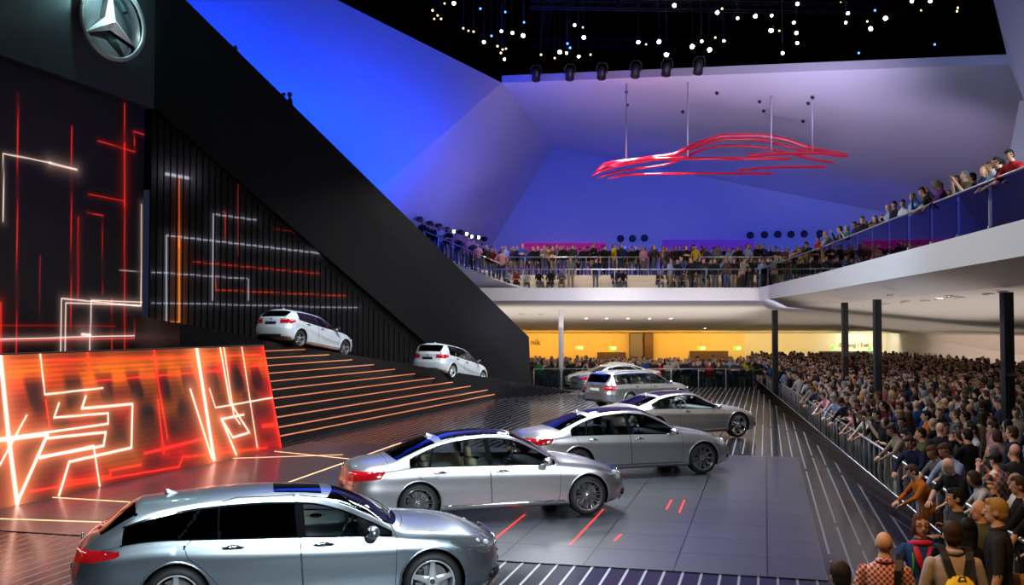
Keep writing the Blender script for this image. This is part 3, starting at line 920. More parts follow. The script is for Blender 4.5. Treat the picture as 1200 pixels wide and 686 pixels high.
ACL = dict(EST, L=4.29, W=1.80, xr=.76, xf=3.46, R=.325, rr=.235, paint=M['white_paint'], cr=.6, cf=.95,
  top=[(0, .98), (.06, 1.05), (.18, 1.18), (.34, 1.33), (.42, 1.37), (.6, 1.39), (1.3, 1.433), (1.9, 1.42), (2.3, 1.36), (2.7, 1.19), (3.1, 1.0), (3.4, .945), (3.9, .85), (4.15, .76), (4.29, .68)],
  belt=[(0, .93), (.4, .985), (1.0, .955), (2.0, .92), (3.0, .88), (3.6, .80), (4.0, .715), (4.29, .62)],
  rail=[(0, .95), (.1, 1.06), (.3, 1.2), (.5, 1.285), (.8, 1.325), (1.3, 1.352), (1.9, 1.34), (2.25, 1.28), (2.6, 1.14), (3.05, .945), (3.4, .90), (3.9, .81), (4.2, .72), (4.29, .64)],
  rw=[(0, .76), (.3, .69), (.7, .62), (1.3, .59), (2.1, .60), (2.6, .65), (3.1, .74), (3.7, .75), (4.29, .68)],
  crease=[(0, .9), (.8, .86), (1.6, .70), (2.6, .55), (4.29, .5)], ca=.018,
  dlo=(.62, 3.0), pillars=[(.98, .4, .02), (1.72, -.06, .045)], panes=[M['glass_dark'], M['glass_dark'], M['glass_car']],
  ws=(2.30, 3.06), bw_x=(.05, .33), bz=1.04, tail=poly((-.1, .78), (.22, .80), (.42, .90), (.36, .97), (-.1, .96)), tail_y=.42,
  head=poly((3.72, .70), (3.85, .77), (4.05, .74), (4.5, .68), (4.5, .54), (4.1, .57)),
  doors=[poly((1.78, .28), (1.74, .93), (1.70, 1.28), (1.74, 1.36), (2.2, 1.335), (2.6, 1.18), (3.0, .98), (3.04, .84), (3.02, .32), (2.98, .28)),
         poly((1.20, .28), (1.12, .42), (.98, .60), (.86, .72), (.80, .90), (.86, 1.1), (1.0, 1.3), (1.15, 1.36), (1.70, 1.365), (1.69, 1.28), (1.73, .93), (1.77, .28))],
  handles=[(1.96, .86), (1.12, .90)], mirror=(2.72, .92), hood=(3.14, 4.16), trunk=(.42, .60, .60), grille=(.42, .68, .40),
  fin=.7, seats=(1.95, 1.1), wheel='star5', rim=M['dark_alloy'], emb_z=.93, plate_z=.80, mirror_mat=M['black'], plate=M['plate_dark'], rails=None, trim=M['black'],
  sill=M['white_paint'])
BCL = dict(ACL, L=4.36, xr=.80, xf=3.50, 
  top=[(0, .99), (.04, 1.07), (.12, 1.22), (.25, 1.44), (.32, 1.49), (.55, 1.52), (1.3, 1.557), (1.9, 1.545), (2.35, 1.48), (2.8, 1.26), (3.2, 1.04), (3.5, .97), (3.95, .87), (4.22, .77), (4.36, .69)],
  belt=[(0, .95), (.4, 1.0), (1.0, .98), (2.0, .95), (3.1, .90), (3.7, .81), (4.1, .72), (4.36, .63)],
  rail=[(0, .97), (.08, 1.10), (.2, 1.28), (.36, 1.40), (.7, 1.45), (1.3, 1.475), (1.9, 1.46), (2.3, 1.40), (2.7, 1.22), (3.15, .97), (3.5, .92), (3.95, .83), (4.25, .73), (4.36, .65)],
  dlo=(.50, 3.10), pillars=[(.98, .2, .02), (1.78, -.06, .045)], panes=[M['glass_dark'], M['glass_car'], M['glass_car']],
  ws=(2.38, 3.16), bw_x=(.03, .25), bz=1.10, tail=poly((-.1, .80), (.22, .82), (.42, .93), (.36, 1.0), (-.1, .98)), tail_y=.42,
  mirror=(2.82, .96), hood=(3.24, 4.22), rim=M['alloy'], wheel='twin5', fin=.6)
CPE = dict(SED, L=5.05, W=1.96, xr=1.18, xf=4.125, R=.36, rr=.275, paint=M['matte_grey'],
  top=[(0, .88), (.08, .955), (.35, .99), (.65, 1.03), (1.1, 1.18), (1.6, 1.32), (2.1, 1.39), (2.45, 1.405), (2.85, 1.365), (3.2, 1.22), (3.65, .99), (4.0, .94), (4.5, .87), (4.85, .77), (5.05, .66)],
  belt=[(0, .82), (.5, .90), (1.2, .94), (2.5, .90), (3.5, .87), (4.2, .81), (4.75, .715), (5.05, .61)],
  rail=[(0, .85), (.35, .94), (.65, .975), (1.0, 1.07), (1.5, 1.225), (2.0, 1.31), (2.4, 1.33), (2.75, 1.295), (3.15, 1.12), (3.65, .93), (4.0, .895), (4.5, .82), (4.85, .73), (5.05, .63)],
  dlo=(1.15, 3.5), pillars=[(2.12, -.1, .010)], ws=(2.9, 3.63), bw_x=(.74, 1.42), bz=1.0, roofglass=(1.60, 2.82, .50),
  tail=poly((-.1, .74), (.4, .79), (.45, .86), (-.1, .86)),
  head=poly((4.42, .70), (4.52, .77), (4.75, .75), (5.3, .68), (5.3, .56), (4.80, .60)),
  doors=[poly((2.02, .30), (2.02, .90), (2.06, 1.30), (2.12, 1.345), (2.75, 1.335), (3.15, 1.17), (3.55, .98), (3.60, .84), (3.58, .34), (3.54, .30))],
  handles=[(2.3, .84)], mirror=(3.30, .90), hood=(3.72, 4.9), trunk=(.62, .64, .70), grille=(.40, .66, .48), fin=1.5,
  seats=(2.4, 1.5), wheel='blade5', rim=M['chrome'], seat=M['leather_w'], dash=M['leather_w'], wheel_mat=M['leather_w'])
SD2 = dict(SED, wheel='ten', rim=M['dark_alloy'], seat=M['leather_d'])
SD3 = dict(SED, L=4.88, W=1.85, xr=1.12, xf=3.99, R=.33, rr=.225, paint=M['silver'], wheel='twin5', rim=M['alloy'])
for k_ in ('top', 'belt', 'rail', 'rw', 'crease'):
    SD3[k_] = [(x * 4.88 / 5.12, z) for x, z in SED[k_]]
SD3.pop('roofglass')
q_ = 4.88 / 5.12
SD3.update(dlo=(1.06 * q_, 3.62 * q_), pillars=[(1.42 * q_, .35, .022), (2.44 * q_, -.08, .045)], ws=(2.98 * q_, 3.72 * q_), bw_x=(.80 * q_, 1.5 * q_),
  tail=[(x * q_, z) for x, z in SED['tail']], head=[(x * q_, z) for x, z in SED['head']], doors=[[(x * q_, z) for x, z in d] for d in SED['doors']],
  handles=[(x * q_, z) for x, z in SED['handles']], mirror=(3.44 * q_, .93), hood=(3.8 * q_, 4.98 * q_), fin=1.5)
CHP = dict(CPE, paint=M['champagne'], wheel='multi', rim=M['alloy'], seat=M['leather'], L=5.05)
CHP.pop('roofglass')
# ================================================================ people
# material slots of a figure: 0 skin, 1 hair, 2 top, 3 trousers, 4 shoes, 5 eyes, 6 lips, 7 jacket/extra
def V3(*a): return Vector(a)

class Fig:
    def __init__(s):
        s.b = MB(); s.seg = []
    def limb(s, a, c, ra, rc, mi, n=12, sq=1.0):
        a = Vector(a); c = Vector(c); d = c - a; L_ = d.length
        if L_ < 1e-5: return
        t = d / L_
        pts = []; rs = []
        for k in range(4):
            q = math.cos(PI / 2 * (3 - k) / 3.0 * 1.0); pts.append(a - t * ra * math.sin(PI / 2 * (3 - k) / 3.0) * .98); rs.append(max(.002, ra * q))
        for k in range(1, 4):
            u = k / 4; pts.append(a + d * u); rs.append(ra + (rc - ra) * u + .004 * math.sin(PI * u))
        for k in range(4):
            q = math.cos(PI / 2 * k / 3.0); pts.append(c + t * rc * math.sin(PI / 2 * k / 3.0) * .98); rs.append(max(.002, rc * q))
        s.b.tube(pts, rs, n, mi)
        s.seg.append((a, c, ra, rc, mi))
    def ell(s, c, r, mi, n=14, M_=None):
        s.b.ball((0, 0, 0), r, n, mi, M=Matrix.Translation(c) @ (M_ or Matrix.Identity(4)))

def build_figure(pose, hair='short', female=False, top='shirt', voxel=.016, target=1500, face=True, sleeve='long', skirt=False):
    """one continuous body facing +y, feet at z 0, height about 1.75"""
    g = Fig()
    sh = .165 if female else .19
    hip = .095
    p = pose
    pel = V3(*p.get('pelvis', (0, 0, .93)))
    lean = p.get('lean', 0.0); twist = p.get('twist', 0.0)
    Rt = Matrix.Rotation(-lean, 3, 'X') 
    Rt = Matrix.Rotation(twist, 3, 'Z') @ Rt
    def T(v): return pel + Rt @ Vector(v)
    chest = T((0, 0, .33)); neck = T((0, -.01, .53))
    Rh = Matrix.Rotation(p.get('hturn', 0), 3, 'Z') @ Matrix.Rotation(-p.get('nod', 0), 3, 'X')
    head = neck + Rt @ V3(0, .02, .045) + Rh @ V3(0, .012, .112)
    # torso as stacked ellipses
    prof = [(-.10, .13, .10), (-.03, .172 if not female else .18, .125), (.05, .165, .12), (.14, .150 if not female else .132, .112), (.24, .165 if not female else .142, .118),
            (.34, .182 if not female else .155, .128 if not female else .135), (.43, .188 if not female else .160, .112), (.485, .160 if not female else .138, .092), (.515, .105 if not female else .09, .075), (.545, .064, .060)]
    vs = []; fs = []; n = 20
    for (z, a, b_) in prof:
        for k in range(n):
            an = 2 * PI * k / n
            ca, sa = math.cos(an), math.sin(an)
            x = a * math.copysign(abs(ca) ** .8, ca); y = b_ * math.copysign(abs(sa) ** .85, sa) + (.012 if sa > 0 and z > .2 and female else 0)
            vs.append(T((x, y, z)))
    m_ = len(prof)
    for i in range(m_ - 1):
        for k in range(n): fs.append((i * n + k, i * n + (k + 1) % n, (i + 1) * n + (k + 1) % n, (i + 1) * n + k))
    fs.append(tuple(range(n))[::-1]); fs.append(tuple((m_ - 1) * n + k for k in range(n)))
    g.b.add(vs, fs, 2)
    g.limb(T((0, -.01, .47)), neck + Rt @ V3(0, .015, .07), .062, .055, 0)
    # arms
    hands = []
    for sd in (-1, 1):
        S0 = T((sd * sh, -.005, .445))
        A = p['armL'] if sd > 0 else p['armR']
        E = pel + Rt @ V3(*A[0]) if A[0][2] < 5 else S0
        W = pel + (Rt @ V3(*A[1]))
        if p.get('abs_arms'):
            E = pel + V3(*A[0]); W = pel + V3(*A[1])
        smi = 2; fmi = 2 if sleeve == 'long' else 0
        k = 1.0 if female is False else .86
        g.limb(S0, E, .058 * k, .044 * k, smi)
        g.limb(E, W, .041 * k, .029 * k, fmi)
        hands.append((W, (W - E).normalized(), sd, k))
    # legs
    for sd in (-1, 1):
        Lg = p['legL'] if sd > 0 else p['legR']
        h = pel + V3(sd * hip, 0, -.03); kn = V3(*Lg[0]); an = V3(*Lg[1])
        g.limb(h, kn, .098, .062, 3); g.limb(kn, an, .060, .043, 3)
        fd = V3(sd * .25, 1, 0).normalized() if len(Lg) < 3 else V3(*Lg[2]).normalized()
        g.limb(an + V3(0, 0, -.035) - fd * .02, an + fd * .15 + V3(0, 0, -.045), .045, .036, 4)
    if skirt:
        g.b.lathe([(.15, .95), (.2, .75), (.24, .55), (.02, .54)], 20, 3)
    # head
    HM = Matrix.Translation(head) @ Rh.to_4x4()
    def hp(x, y, z): return HM @ V3(x, y, z)
    g.b.ball((0, -.008, .02), (.076, .095, .098), 22, 0, M=HM)
    g.b.ball((0, .022, -.045), (.056, .062, .072), 18, 0, M=HM)
    g.b.ball((0, .052, -.088), (.028, .026, .024), 12, 0, M=HM)
    g.b.tube([hp(0, .084, .022), hp(0, .098, -.008), hp(0, .104, -.026), hp(0, .088, -.036)], [.009, .012, .017, .012], 8, 0)
    for sd in (-1, 1):
        g.b.ball((sd * .078, -.008, -.008), (.010, .02, .032), 10, 0, M=HM)
    if hair != 'bald':
        g.b.ball((0, -.018, .036), (.084, .100, .096), 22, 1, M=HM)
        if hair == 'short':
            g.b.ball((0, -.045, -.02), (.076, .070, .075), 16, 1, M=HM); g.b.ball((0, .045, .088), (.055, .045, .035), 14, 1, M=HM)
        if hair == 'long':
            g.b.ball((0, -.055, -.06), (.085, .062, .13), 16, 1, M=HM)
            g.b.ball((0, -.075, -.17), (.082, .045, .12), 16, 1, M=HM)
            for sd in (-1, 1): g.b.ball((sd * .075, .0, -.05), (.022, .04, .12), 12, 1, M=HM)
        if hair == 'bob':
            g.b.ball((0, -.045, -.045), (.090, .068, .09), 16, 1, M=HM)
            for sd in (-1, 1): g.b.ball((sd * .078, .012, -.035), (.022, .045, .075), 12, 1, M=HM)
        if hair == 'tail':
            g.b.ball((0, -.045, -.02), (.076, .070, .075), 16, 1, M=HM)
            g.b.tube([hp(0, -.10, .03), hp(0, -.155, .0), hp(0, -.15, -.12), hp(0, -.13, -.2)], [.02, .03, .028, .01], 8, 1)
        if hair == 'cap':
            g.b.ball((0, -.01, .055), (.088, .104, .085), 22, 1, M=HM); g.b.box((0, .115, .045), (.13, .09, .022), 1, M=HM)
    me = g.b.mesh('fig_src')
    src_co = np.array([v.co[:] for v in me.vertices]); 
    tree = BVHTree.FromPolygons([v.co.copy() for v in me.vertices], [tuple(q.vertices) for q in me.polygons])
    src_m = [q.material_index for q in me.polygons]
    o = bpy.data.objects.new('tmp', me); COL.objects.link(o)
    md = o.modifiers.new('r', 'REMESH'); md.mode = 'VOXEL'; md.voxel_size = voxel; md.use_smooth_shade = True
    md2 = o.modifiers.new('s', 'SMOOTH'); md2.iterations = 3; md2.factor = .5
    dg = bpy.context.evaluated_depsgraph_get()
    me2 = bpy.data.meshes.new_from_object(o.evaluated_get(dg), depsgraph=dg)
    bpy.data.objects.remove(o); 
    # classify faces by the nearest source surface
    mi = []; HMi = HM.inverted()
    for q in me2.polygons:
        loc, nor, idx, d = tree.find_nearest(q.center)
        m_ = src_m[idx] if idx is not None else 2
        if m_ in (2, 3) and (Vector(q.center) - pel).length < .30 and abs((Rt.transposed() @ (Vector(q.center) - pel)).x) < .185:
            m_ = 2 if (Rt.transposed() @ (Vector(q.center) - pel)).z > -.09 and not (p.get('pelvis', (0, 0, 1))[2] < .7 and (Vector(q.center) - pel).z < .02) else 3
        if m_ in (0, 1) and hair not in ('bald', 'cap'):
            hl_ = HMi @ Vector(q.center)
            if abs(hl_.x) < .062 and hl_.y > .035 and hl_.z < .062: m_ = 0
            elif hl_.z > .075: m_ = 1
        mi.append(m_)
    while len(me2.materials) < 9: me2.materials.append(M['skin'][0])
    me2.polygons.foreach_set('material_index', mi)
    me2.polygons.foreach_set('use_smooth', [True] * len(mi))
    nf = len(me2.polygons)
    if nf > target:
        o = bpy.data.objects.new('tmp', me2); COL.objects.link(o)
        md = o.modifiers.new('d', 'DECIMATE'); md.ratio = target / nf * .5
        dg = bpy.context.evaluated_depsgraph_get()
        me3 = bpy.data.meshes.new_from_object(o.evaluated_get(dg), depsgraph=dg)
        bpy.data.objects.remove(o); me2 = me3
    # crisp extras: fingers, eyes, lips
    x = MB()
    for (W, d, sd, k) in hands:
        side = d.cross(V3(0, 0, 1))
        if side.length < .2: side = d.cross(V3(0, 1, 0))
        side.normalize(); up = side.cross(d).normalized()
        s_ = k
        pc = W + d * .045 * s_
        Mx = Matrix((( side.x, d.x, up.x, pc.x), (side.y, d.y, up.y, pc.y), (side.z, d.z, up.z, pc.z), (0, 0, 0, 1)))
        x.ball((0, 0, 0), (.040 * s_, .052 * s_, .017 * s_), 12, 0, M=Mx)
        for f, (ox, ln) in enumerate(((-.029, .062), (-.0095, .074), (.0105, .070), (.029, .055))):
            a = Mx @ V3(ox * s_, .035 * s_, 0); b1 = Mx @ V3(ox * 1.1 * s_, (.04 + ln * .5) * s_, .006); b2 = Mx @ V3(ox * 1.1 * s_, (.04 + ln * .85) * s_, -.010 * s_); b3 = Mx @ V3(ox * s_, (.04 + ln) * s_, -.024 * s_)
            x.tube([a, b1, b2, b3], [.0095 * s_, .0088 * s_, .008 * s_, .0055 * s_], 6, 0)
        t0 = Mx @ V3(-sd * .030 * s_, -.015, 0); t1 = Mx @ V3(-sd * .055 * s_, .012, -.006); t2 = Mx @ V3(-sd * .058 * s_, .045 * s_, -.014)
        x.tube([t0, t1, t2], [.012 * s_, .011 * s_, .007 * s_], 6, 0)
    if face:
        for sd in (-1, 1):
            x.ball((sd * .030, .0765, .012), (.013, .008, .008), 10, 8, M=HM)
            x.ball((sd * .030, .0835, .012), (.006, .003, .006), 8, 5, M=HM)
            x.tube([hp(sd * .047, .070, .028), hp(sd * .032, .083, .034), hp(sd * .014, .083, .030)], [.002, .004, .003], 5, 1)
        x.tube([hp(-.024, .074, -.058), hp(0, .086, -.056), hp(.024, .074, -.058)], [.003, .0065, .003], 6, 6)
    xm = x.mesh('x')
    bm = bmesh.new(); bm.from_mesh(me2); bm.from_mesh(xm)
    out = bpy.data.meshes.new('person')
    for _ in range(9): out.materials.append(M['skin'][0])
    bm.to_mesh(out); bm.free()
    out['head'] = list(head); out['hz'] = head.z
    return out, dict(head=head, neck=neck, pel=pel, Rt=Rt, T=T, HM=HM, hands=hands)

legs_st = dict(legL=((.11, .02, .50), (.12, 0, .085)), legR=((-.11, .02, .50), (-.12, 0, .085)))
legs_rl = dict(legL=((.11, .10, .50), (.12, .02, .085)), legR=((-.10, .0, .50), (-.13, -.05, .085)))
legs_sit = dict(legL=((.13, .42, .50), (.14, .40, .085)), legR=((-.13, .42, .50), (-.14, .42, .085)))
POSES = {
 'down': dict(armL=((.27, .0, .16), (.27, .06, -.08)), armR=((-.27, .0, .16), (-.27, .06, -.08)), **legs_st),
 'cross': dict(armL=((.25, .04, .20), (-.02, .20, .25)), armR=((-.25, .04, .20), (.04, .22, .21)), **legs_rl),
 'rail': dict(lean=.38, nod=.42, abs_arms=True, armL=((.26, .30, .22), (.17, .47, .10)), armR=((-.26, .30, .22), (-.14, .47, .10)), **legs_rl),
 'photo': dict(nod=.08, armL=((.26, .16, .22), (.07, .30, .55)), armR=((-.26, .16, .22), (-.07, .30, .56)), **legs_st),
 'phone': dict(armL=((.27, .0, .16), (.25, .16, .05)), armR=((-.29, .17, .40), (-.12, .36, .70)), **legs_rl),
 'look': dict(hturn=.7, nod=.15, armL=((.27, .0, .16), (.22, .12, -.06)), armR=((-.25, .06, .18), (-.05, .22, .16)), **legs_rl),
 'sit': dict(pelvis=(0, 0, .50), armL=((.26, .12, .20), (.14, .34, .09)), armR=((-.26, .12, .20), (-.13, .34, .09)), **legs_sit),
 'sitlean': dict(pelvis=(0, 0, .50), lean=.5, nod=.2, abs_arms=True, armL=((.24, .30, .17), (.05, .48, .20)), armR=((-.24, .30, .17), (-.04, .50, .18)), **legs_sit),
 'walk': dict(armL=((.26, -.10, .18), (.26, .0, -.06)), armR=((-.26, .08, .18), (-.24, .25, .02)), legL=((.10, .2, .52), (.1, .22, .085)), legR=((-.1, -.02, .5), (-.1, -.3, .14))),
 'hips': dict(hturn=-.5, armL=((.36, -.08, .20), (.19, .06, .06)), armR=((-.36, -.08, .20), (-.19, .06, .06)), **legs_st),
}
M['skin'] = [mat('skin', tuple(q * .85 for q in c), .6, spec=.25) for c in ((.56, .31, .21), (.62, .37, .26), (.47, .26, .17), (.34, .18, .11))]
M['hair'] = {k: mat(k + ' hair', tuple(q * .7 for q in c), .6, bump=(120, .5), spec=.15) for k, c in dict(black=(.010, .008, .007), brown=(.055, .028, .015), fair=(.42, .25, .08), grey=(.22, .21, .20), auburn=(.10, .03, .015)).items()}
M['eye'] = mat('iris', (.02, .015, .012), .2); M['white_eye'] = mat('eye white', (.7, .68, .65), .3); M['lip'] = mat('lips', (.45, .15, .13), .4)
TOPS = {'black': (.012, .012, .014), 'charcoal': (.035, .036, .04), 'navy': (.015, .025, .07), 'grey': (.16, .16, .17), 'white': (.62, .62, .62), 'pale blue': (.28, .38, .55),
        'red': (.42, .02, .02), 'green': (.02, .20, .05), 'brown': (.10, .05, .03), 'beige': (.42, .34, .24), 'pink': (.62, .30, .34), 'orange': (.55, .15, .02), 'blue': (.03, .10, .34),
        'maroon': (.12, .01, .02), 'olive': (.10, .10, .04), 'teal': (.02, .18, .20), 'purple': (.12, .03, .16), 'yellow': (.6, .45, .03)}
M['top'] = {k: mat(k + ' cloth', c, .9, bump=(25, .35), spec=.12) for k, c in TOPS.items() for c in [tuple(q * .62 for q in c)]}
M['trs'] = {k: mat(k + ' trousers', c, .85) for k, c in {'dark': (.02, .02, .025), 'denim': (.04, .07, .14), 'khaki': (.22, .17, .10), 'grey': (.09, .09, .10)}.items()}
M['shoe'] = mat('dark shoes', (.02, .017, .015), .5)

def dress(o, skin, hair, top, trs, hairtop=None):
    ms = [M['skin'][skin], M['hair'][hair] if hair in M['hair'] else hair, top if not isinstance(top, str) else M['top'][top], M['trs'][trs], M['shoe'], M['eye'], M['lip'], M['shoe'], M['white_eye']]
    if len(o.data.materials) < 9:
        for _ in range(9 - len(o.data.materials)): o.data.materials.append(M['skin'][0])
    for sl, m_ in zip(o.material_slots, ms):
        sl.link = 'OBJECT'; sl.material = m_
# ================================================================ the hall
AX = Vector((.247, .969, 0)).normalized(); PX = Vector((AX.y, -AX.x, 0))
def ray(px, py):
    d = P(px, py, 1.0) - Vector((0, 0, CAMH)); return d
def on_plane(px, py, a, b, c):
    """where the sight line of a photo pixel meets the plane through a, b, c"""
    n = (Vector(b) - Vector(a)).cross(Vector(c) - Vector(a)); d = ray(px, py); o = Vector((0, 0, CAMH))
    return o + d * ((Vector(a) - o).dot(n) / d.dot(n))
def flat(name, pts, m, kind='structure', thick=0.0):
    b = MB(); b.add(pts, [tuple(range(len(pts)))])
    o = b.build(name, m, fix=False); tag(o, kind=kind)
    if thick:
        md = o.modifiers.new('t', 'SOLIDIFY'); md.thickness = thick; md.offset = -1
    return o

def stripe_mat():
    m = bpy.data.materials.new('striped stage floor'); m.use_nodes = True; nt = m.node_tree; N = nt.nodes; Lk = nt.links
    b = N['Principled BSDF']
    tc = N.new('ShaderNodeTexCoord')
    def dot(v):
        n = N.new('ShaderNodeVectorMath'); n.operation = 'DOT_PRODUCT'; n.inputs[1].default_value = v; Lk.new(tc.outputs['Object'], n.inputs[0]); return n.outputs['Value']
    def mth(op, a, c=None, d=None):
        n = N.new('ShaderNodeMath'); n.operation = op
        for i, q in enumerate((a, c, d)):
            if q is None: continue
            if isinstance(q, (int, float)): n.inputs[i].default_value = q
            else: Lk.new(q, n.inputs[i])
        return n.outputs[0]
    u = mth('DIVIDE', dot(tuple(PX)), .25); v = dot(tuple(AX))
    fr = mth('FRACT', u); fl = mth('FLOOR', u)
    line = mth('LESS_THAN', mth('ABSOLUTE', mth('SUBTRACT', fr, .5)), .07)
    wn = N.new('ShaderNodeTexWhiteNoise'); wn.noise_dimensions = '1D'; Lk.new(fl, wn.inputs['W'])
    seg = mth('FRACT', mth('ADD', mth('DIVIDE', v, 9.0), mth('MULTIPLY', wn.outputs['Value'], .35)))
    line = mth('MULTIPLY', line, mth('LESS_THAN', seg, .955))
    mx = N.new('ShaderNodeMix'); mx.data_type = 'RGBA'; Lk.new(line, mx.inputs['Factor'])
    mx.inputs['A'].default_value = (.012, .012, .016, 1); mx.inputs['B'].default_value = (.32, .32, .35, 1)
    Lk.new(mx.outputs['Result'], b.inputs['Base Color'])
    Lk.new(mth('ADD', mth('MULTIPLY', line, .22), .16), b.inputs['Roughness']); b.inputs['Specular IOR Level'].default_value = .34
    Lk.new(mth('MULTIPLY', line, .85), b.inputs['Metallic']); b.inputs['Coat Weight'].default_value = .0
    return m
def tile_mat():
    m = bpy.data.materials.new('perforated metal floor panels'); m.use_nodes = True; nt = m.node_tree; N = nt.nodes; Lk = nt.links
    b = N['Principled BSDF']
    tc = N.new('ShaderNodeTexCoord'); mp = N.new('ShaderNodeMapping'); mp.vector_type = 'TEXTURE'
    mp.inputs['Rotation'].default_value = (0, 0, math.atan2(PX.y, PX.x)); mp.inputs['Location'].default_value = (-.22, 14.36, 0)
    Lk.new(tc.outputs['Object'], mp.inputs[0])
    br = N.new('ShaderNodeTexBrick'); br.offset = 0; br.inputs['Scale'].default_value = 1
    br.inputs['Brick Width'].default_value = 1.25; br.inputs['Row Height'].default_value = 1.15; br.inputs['Mortar Size'].default_value = .012; br.inputs['Mortar Smooth'].default_value = .2
    br.inputs['Color1'].default_value = (.155, .16, .185, 1); br.inputs['Color2'].default_value = (.18, .185, .215, 1); br.inputs['Mortar'].default_value = (.008, .008, .01, 1)
    Lk.new(mp.outputs[0], br.inputs['Vector'])
    br2 = N.new('ShaderNodeTexBrick'); br2.offset = .5; br2.inputs['Brick Width'].default_value = .07; br2.inputs['Row Height'].default_value = .05
    br2.inputs['Mortar Size'].default_value = .012; br2.inputs['Scale'].default_value = 1
    br2.inputs['Color1'].default_value = (.35, .35, .35, 1); br2.inputs['Color2'].default_value = (.35, .35, .35, 1); br2.inputs['Mortar'].default_value = (1, 1, 1, 1)
    Lk.new(mp.outputs[0], br2.inputs['Vector'])
    mx = N.new('ShaderNodeMix'); mx.data_type = 'RGBA'; mx.blend_type = 'MULTIPLY'; mx.inputs['Factor'].default_value = .8
    Lk.new(br.outputs['Color'], mx.inputs['A']); Lk.new(br2.outputs['Color'], mx.inputs['B'])
    Lk.new(mx.outputs['Result'], b.inputs['Base Color'])
    b.inputs['Roughness'].default_value = .30; b.inputs['Metallic'].default_value = .86; b.inputs['Coat Weight'].default_value = .2; b.inputs['Coat Roughness'].default_value = .10
    return m
M['stripe'] = stripe_mat(); M['tile'] = tile_mat()
M['wall'] = mat('white plaster wall', (.72, .71, .72), .7, noise=(.35, .05))
M['wall_warm'] = mat('yellow painted wall', (.80, .62, .26), .7, noise=(.3, .05))  # even yellow base colour with slight noise
M['wall_cream'] = mat('cream painted wall', (.74, .70, .58), .7, noise=(.3, .05))
M['soffit'] = mat('white soffit', (.66, .64, .62), .65, noise=(.3, .05))
M['dark_wall'] = mat('black satin cladding', (.004, .0045, .006), .55, noise=(1.5, .2))
M['black_wall'] = mat('matt black ceiling', (.004, .004, .005), .9)
M['crowd_floor'] = mat('grey hall floor', (.16, .15, .14), .5, noise=(2, .2))
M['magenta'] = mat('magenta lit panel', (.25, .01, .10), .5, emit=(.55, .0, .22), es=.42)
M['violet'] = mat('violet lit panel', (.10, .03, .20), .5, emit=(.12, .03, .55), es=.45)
M['steel'] = mat('brushed steel rail', (.55, .55, .56), .3, metal=.9)
M['bulb'] = mat('lit spotlight lens', (1, 1, 1), .5, emit=(.85, .95, 1), es=22)
M['bulb_w'] = mat('warm lit lamp', (1, .8, .5), .5, emit=(1, .62, .25), es=5)
M['bulb_o'] = mat('lit downlight', (1, .9, .8), .5, emit=(1, .88, .72), es=12)
M['bulb_b'] = mat('blue lit lens', (.2, .4, 1), .5, emit=(.05, .2, 1), es=6)
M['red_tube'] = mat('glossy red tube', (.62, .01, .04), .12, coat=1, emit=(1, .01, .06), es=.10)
M['wire'] = mat('steel cable', (.8, .8, .85), .4, metal=.3)
M['truss'] = mat('black truss paint', (.012, .012, .013), .45)
M['pillar_b'] = mat('black pillar paint', (.006, .006, .007), .5)
M['pillar_w'] = mat('pale grey pillar paint', (.85, .87, .9), .35)
M['wood'] = mat('brown door panel', (.10, .05, .02), .5)
M['wall_grey'] = mat('grey painted wall', (.14, .14, .17), .6)
M['exit'] = mat('green exit sign', (.1, .6, .05), .4, emit=(.25, .9, .08), es=.9)
M['exit_w'] = mat('white exit figure', (.9, .9, .9), .4, emit=(.9, 1, .8), es=1.2)
M['letters'] = mat('dark grey lettering', (.13, .11, .08), .6)
M['glass_rail'] = glass('balustrade glass', (.55, .68, .85), ior=1.5)
M['glass_low'] = glass('stage edge glass', (.20, .18, .17), ior=1.3, rough=.10, refl=.14)
M['glass_far'] = glass('dark barrier glass', (.45, .56, .58), ior=1.4)
M['nose'] = mat('step nosing strip', (.55, .25, .15), .35, emit=(1, .27, .10), es=.62)
M['inlay_r'] = mat('red light inlay', (.5, .02, .02), .3, emit=(1, .04, .02), es=1.1)  # glow standing for red light projected on the floor
M['inlay_o'] = mat('amber light inlay', (.8, .5, .3), .3, emit=(1, .55, .25), es=1.5)  # glow standing for amber reflections along the floor seams
M['bench'] = mat('cream bench steps', (.72, .62, .46), .6)

def gx(Y, off=0): return 7.42 + .18 * (Y - 21.6) + off         # line of the glass edge of the stage
ZC = -.28
# floors
flat('floor', [(-30, -2, 0), (gx(-2), -2, 0), (gx(54.2), 54.2, 0), (-30, 54.2, 0)], M['stripe'], thick=.3)
flat('floor_crowd', [(gx(-2, .02), -2, ZC), (45, -2, ZC), (45, 80, ZC), (-12, 80, ZC), (-12, 54.25, ZC), (gx(54.25, .02), 54.25, ZC)], M['crowd_floor'])
F0 = Vector((-.22, 14.36, 0))
def fh(u, v, z=0): return F0 + PX * u + AX * v + Vector((0, 0, z))
def lineX(p, d, q, e):
    """crossing of two plan lines"""
    D = d.x * e.y - d.y * e.x; t = ((q.x - p.x) * e.y - (q.y - p.y) * e.x) / D; return p + d * t
LU = Vector((.322, .947, 0)).normalized()                      # direction of the screen and the stairs
LN = Vector((-LU.y, LU.x, 0))
LB0 = Vector((-6.3, 27.4, 0))                                  # lower right corner of the leaning screen
pa = lineX(LB0, LU, F0, PX); ur = 4.53
pr = fh(ur, 0); back = Vector((6.7, 25.65, 0)); pb = lineX(pr, AX, back, PX); pc = lineX(LB0, LU, back, PX)
flat('floor_platform', [tuple(pa + Vector((0, 0, .012))), tuple(pr + Vector((0, 0, .012))), tuple(pb + Vector((0, 0, .012))), tuple(pc + Vector((0, 0, .012)))], M['tile'])
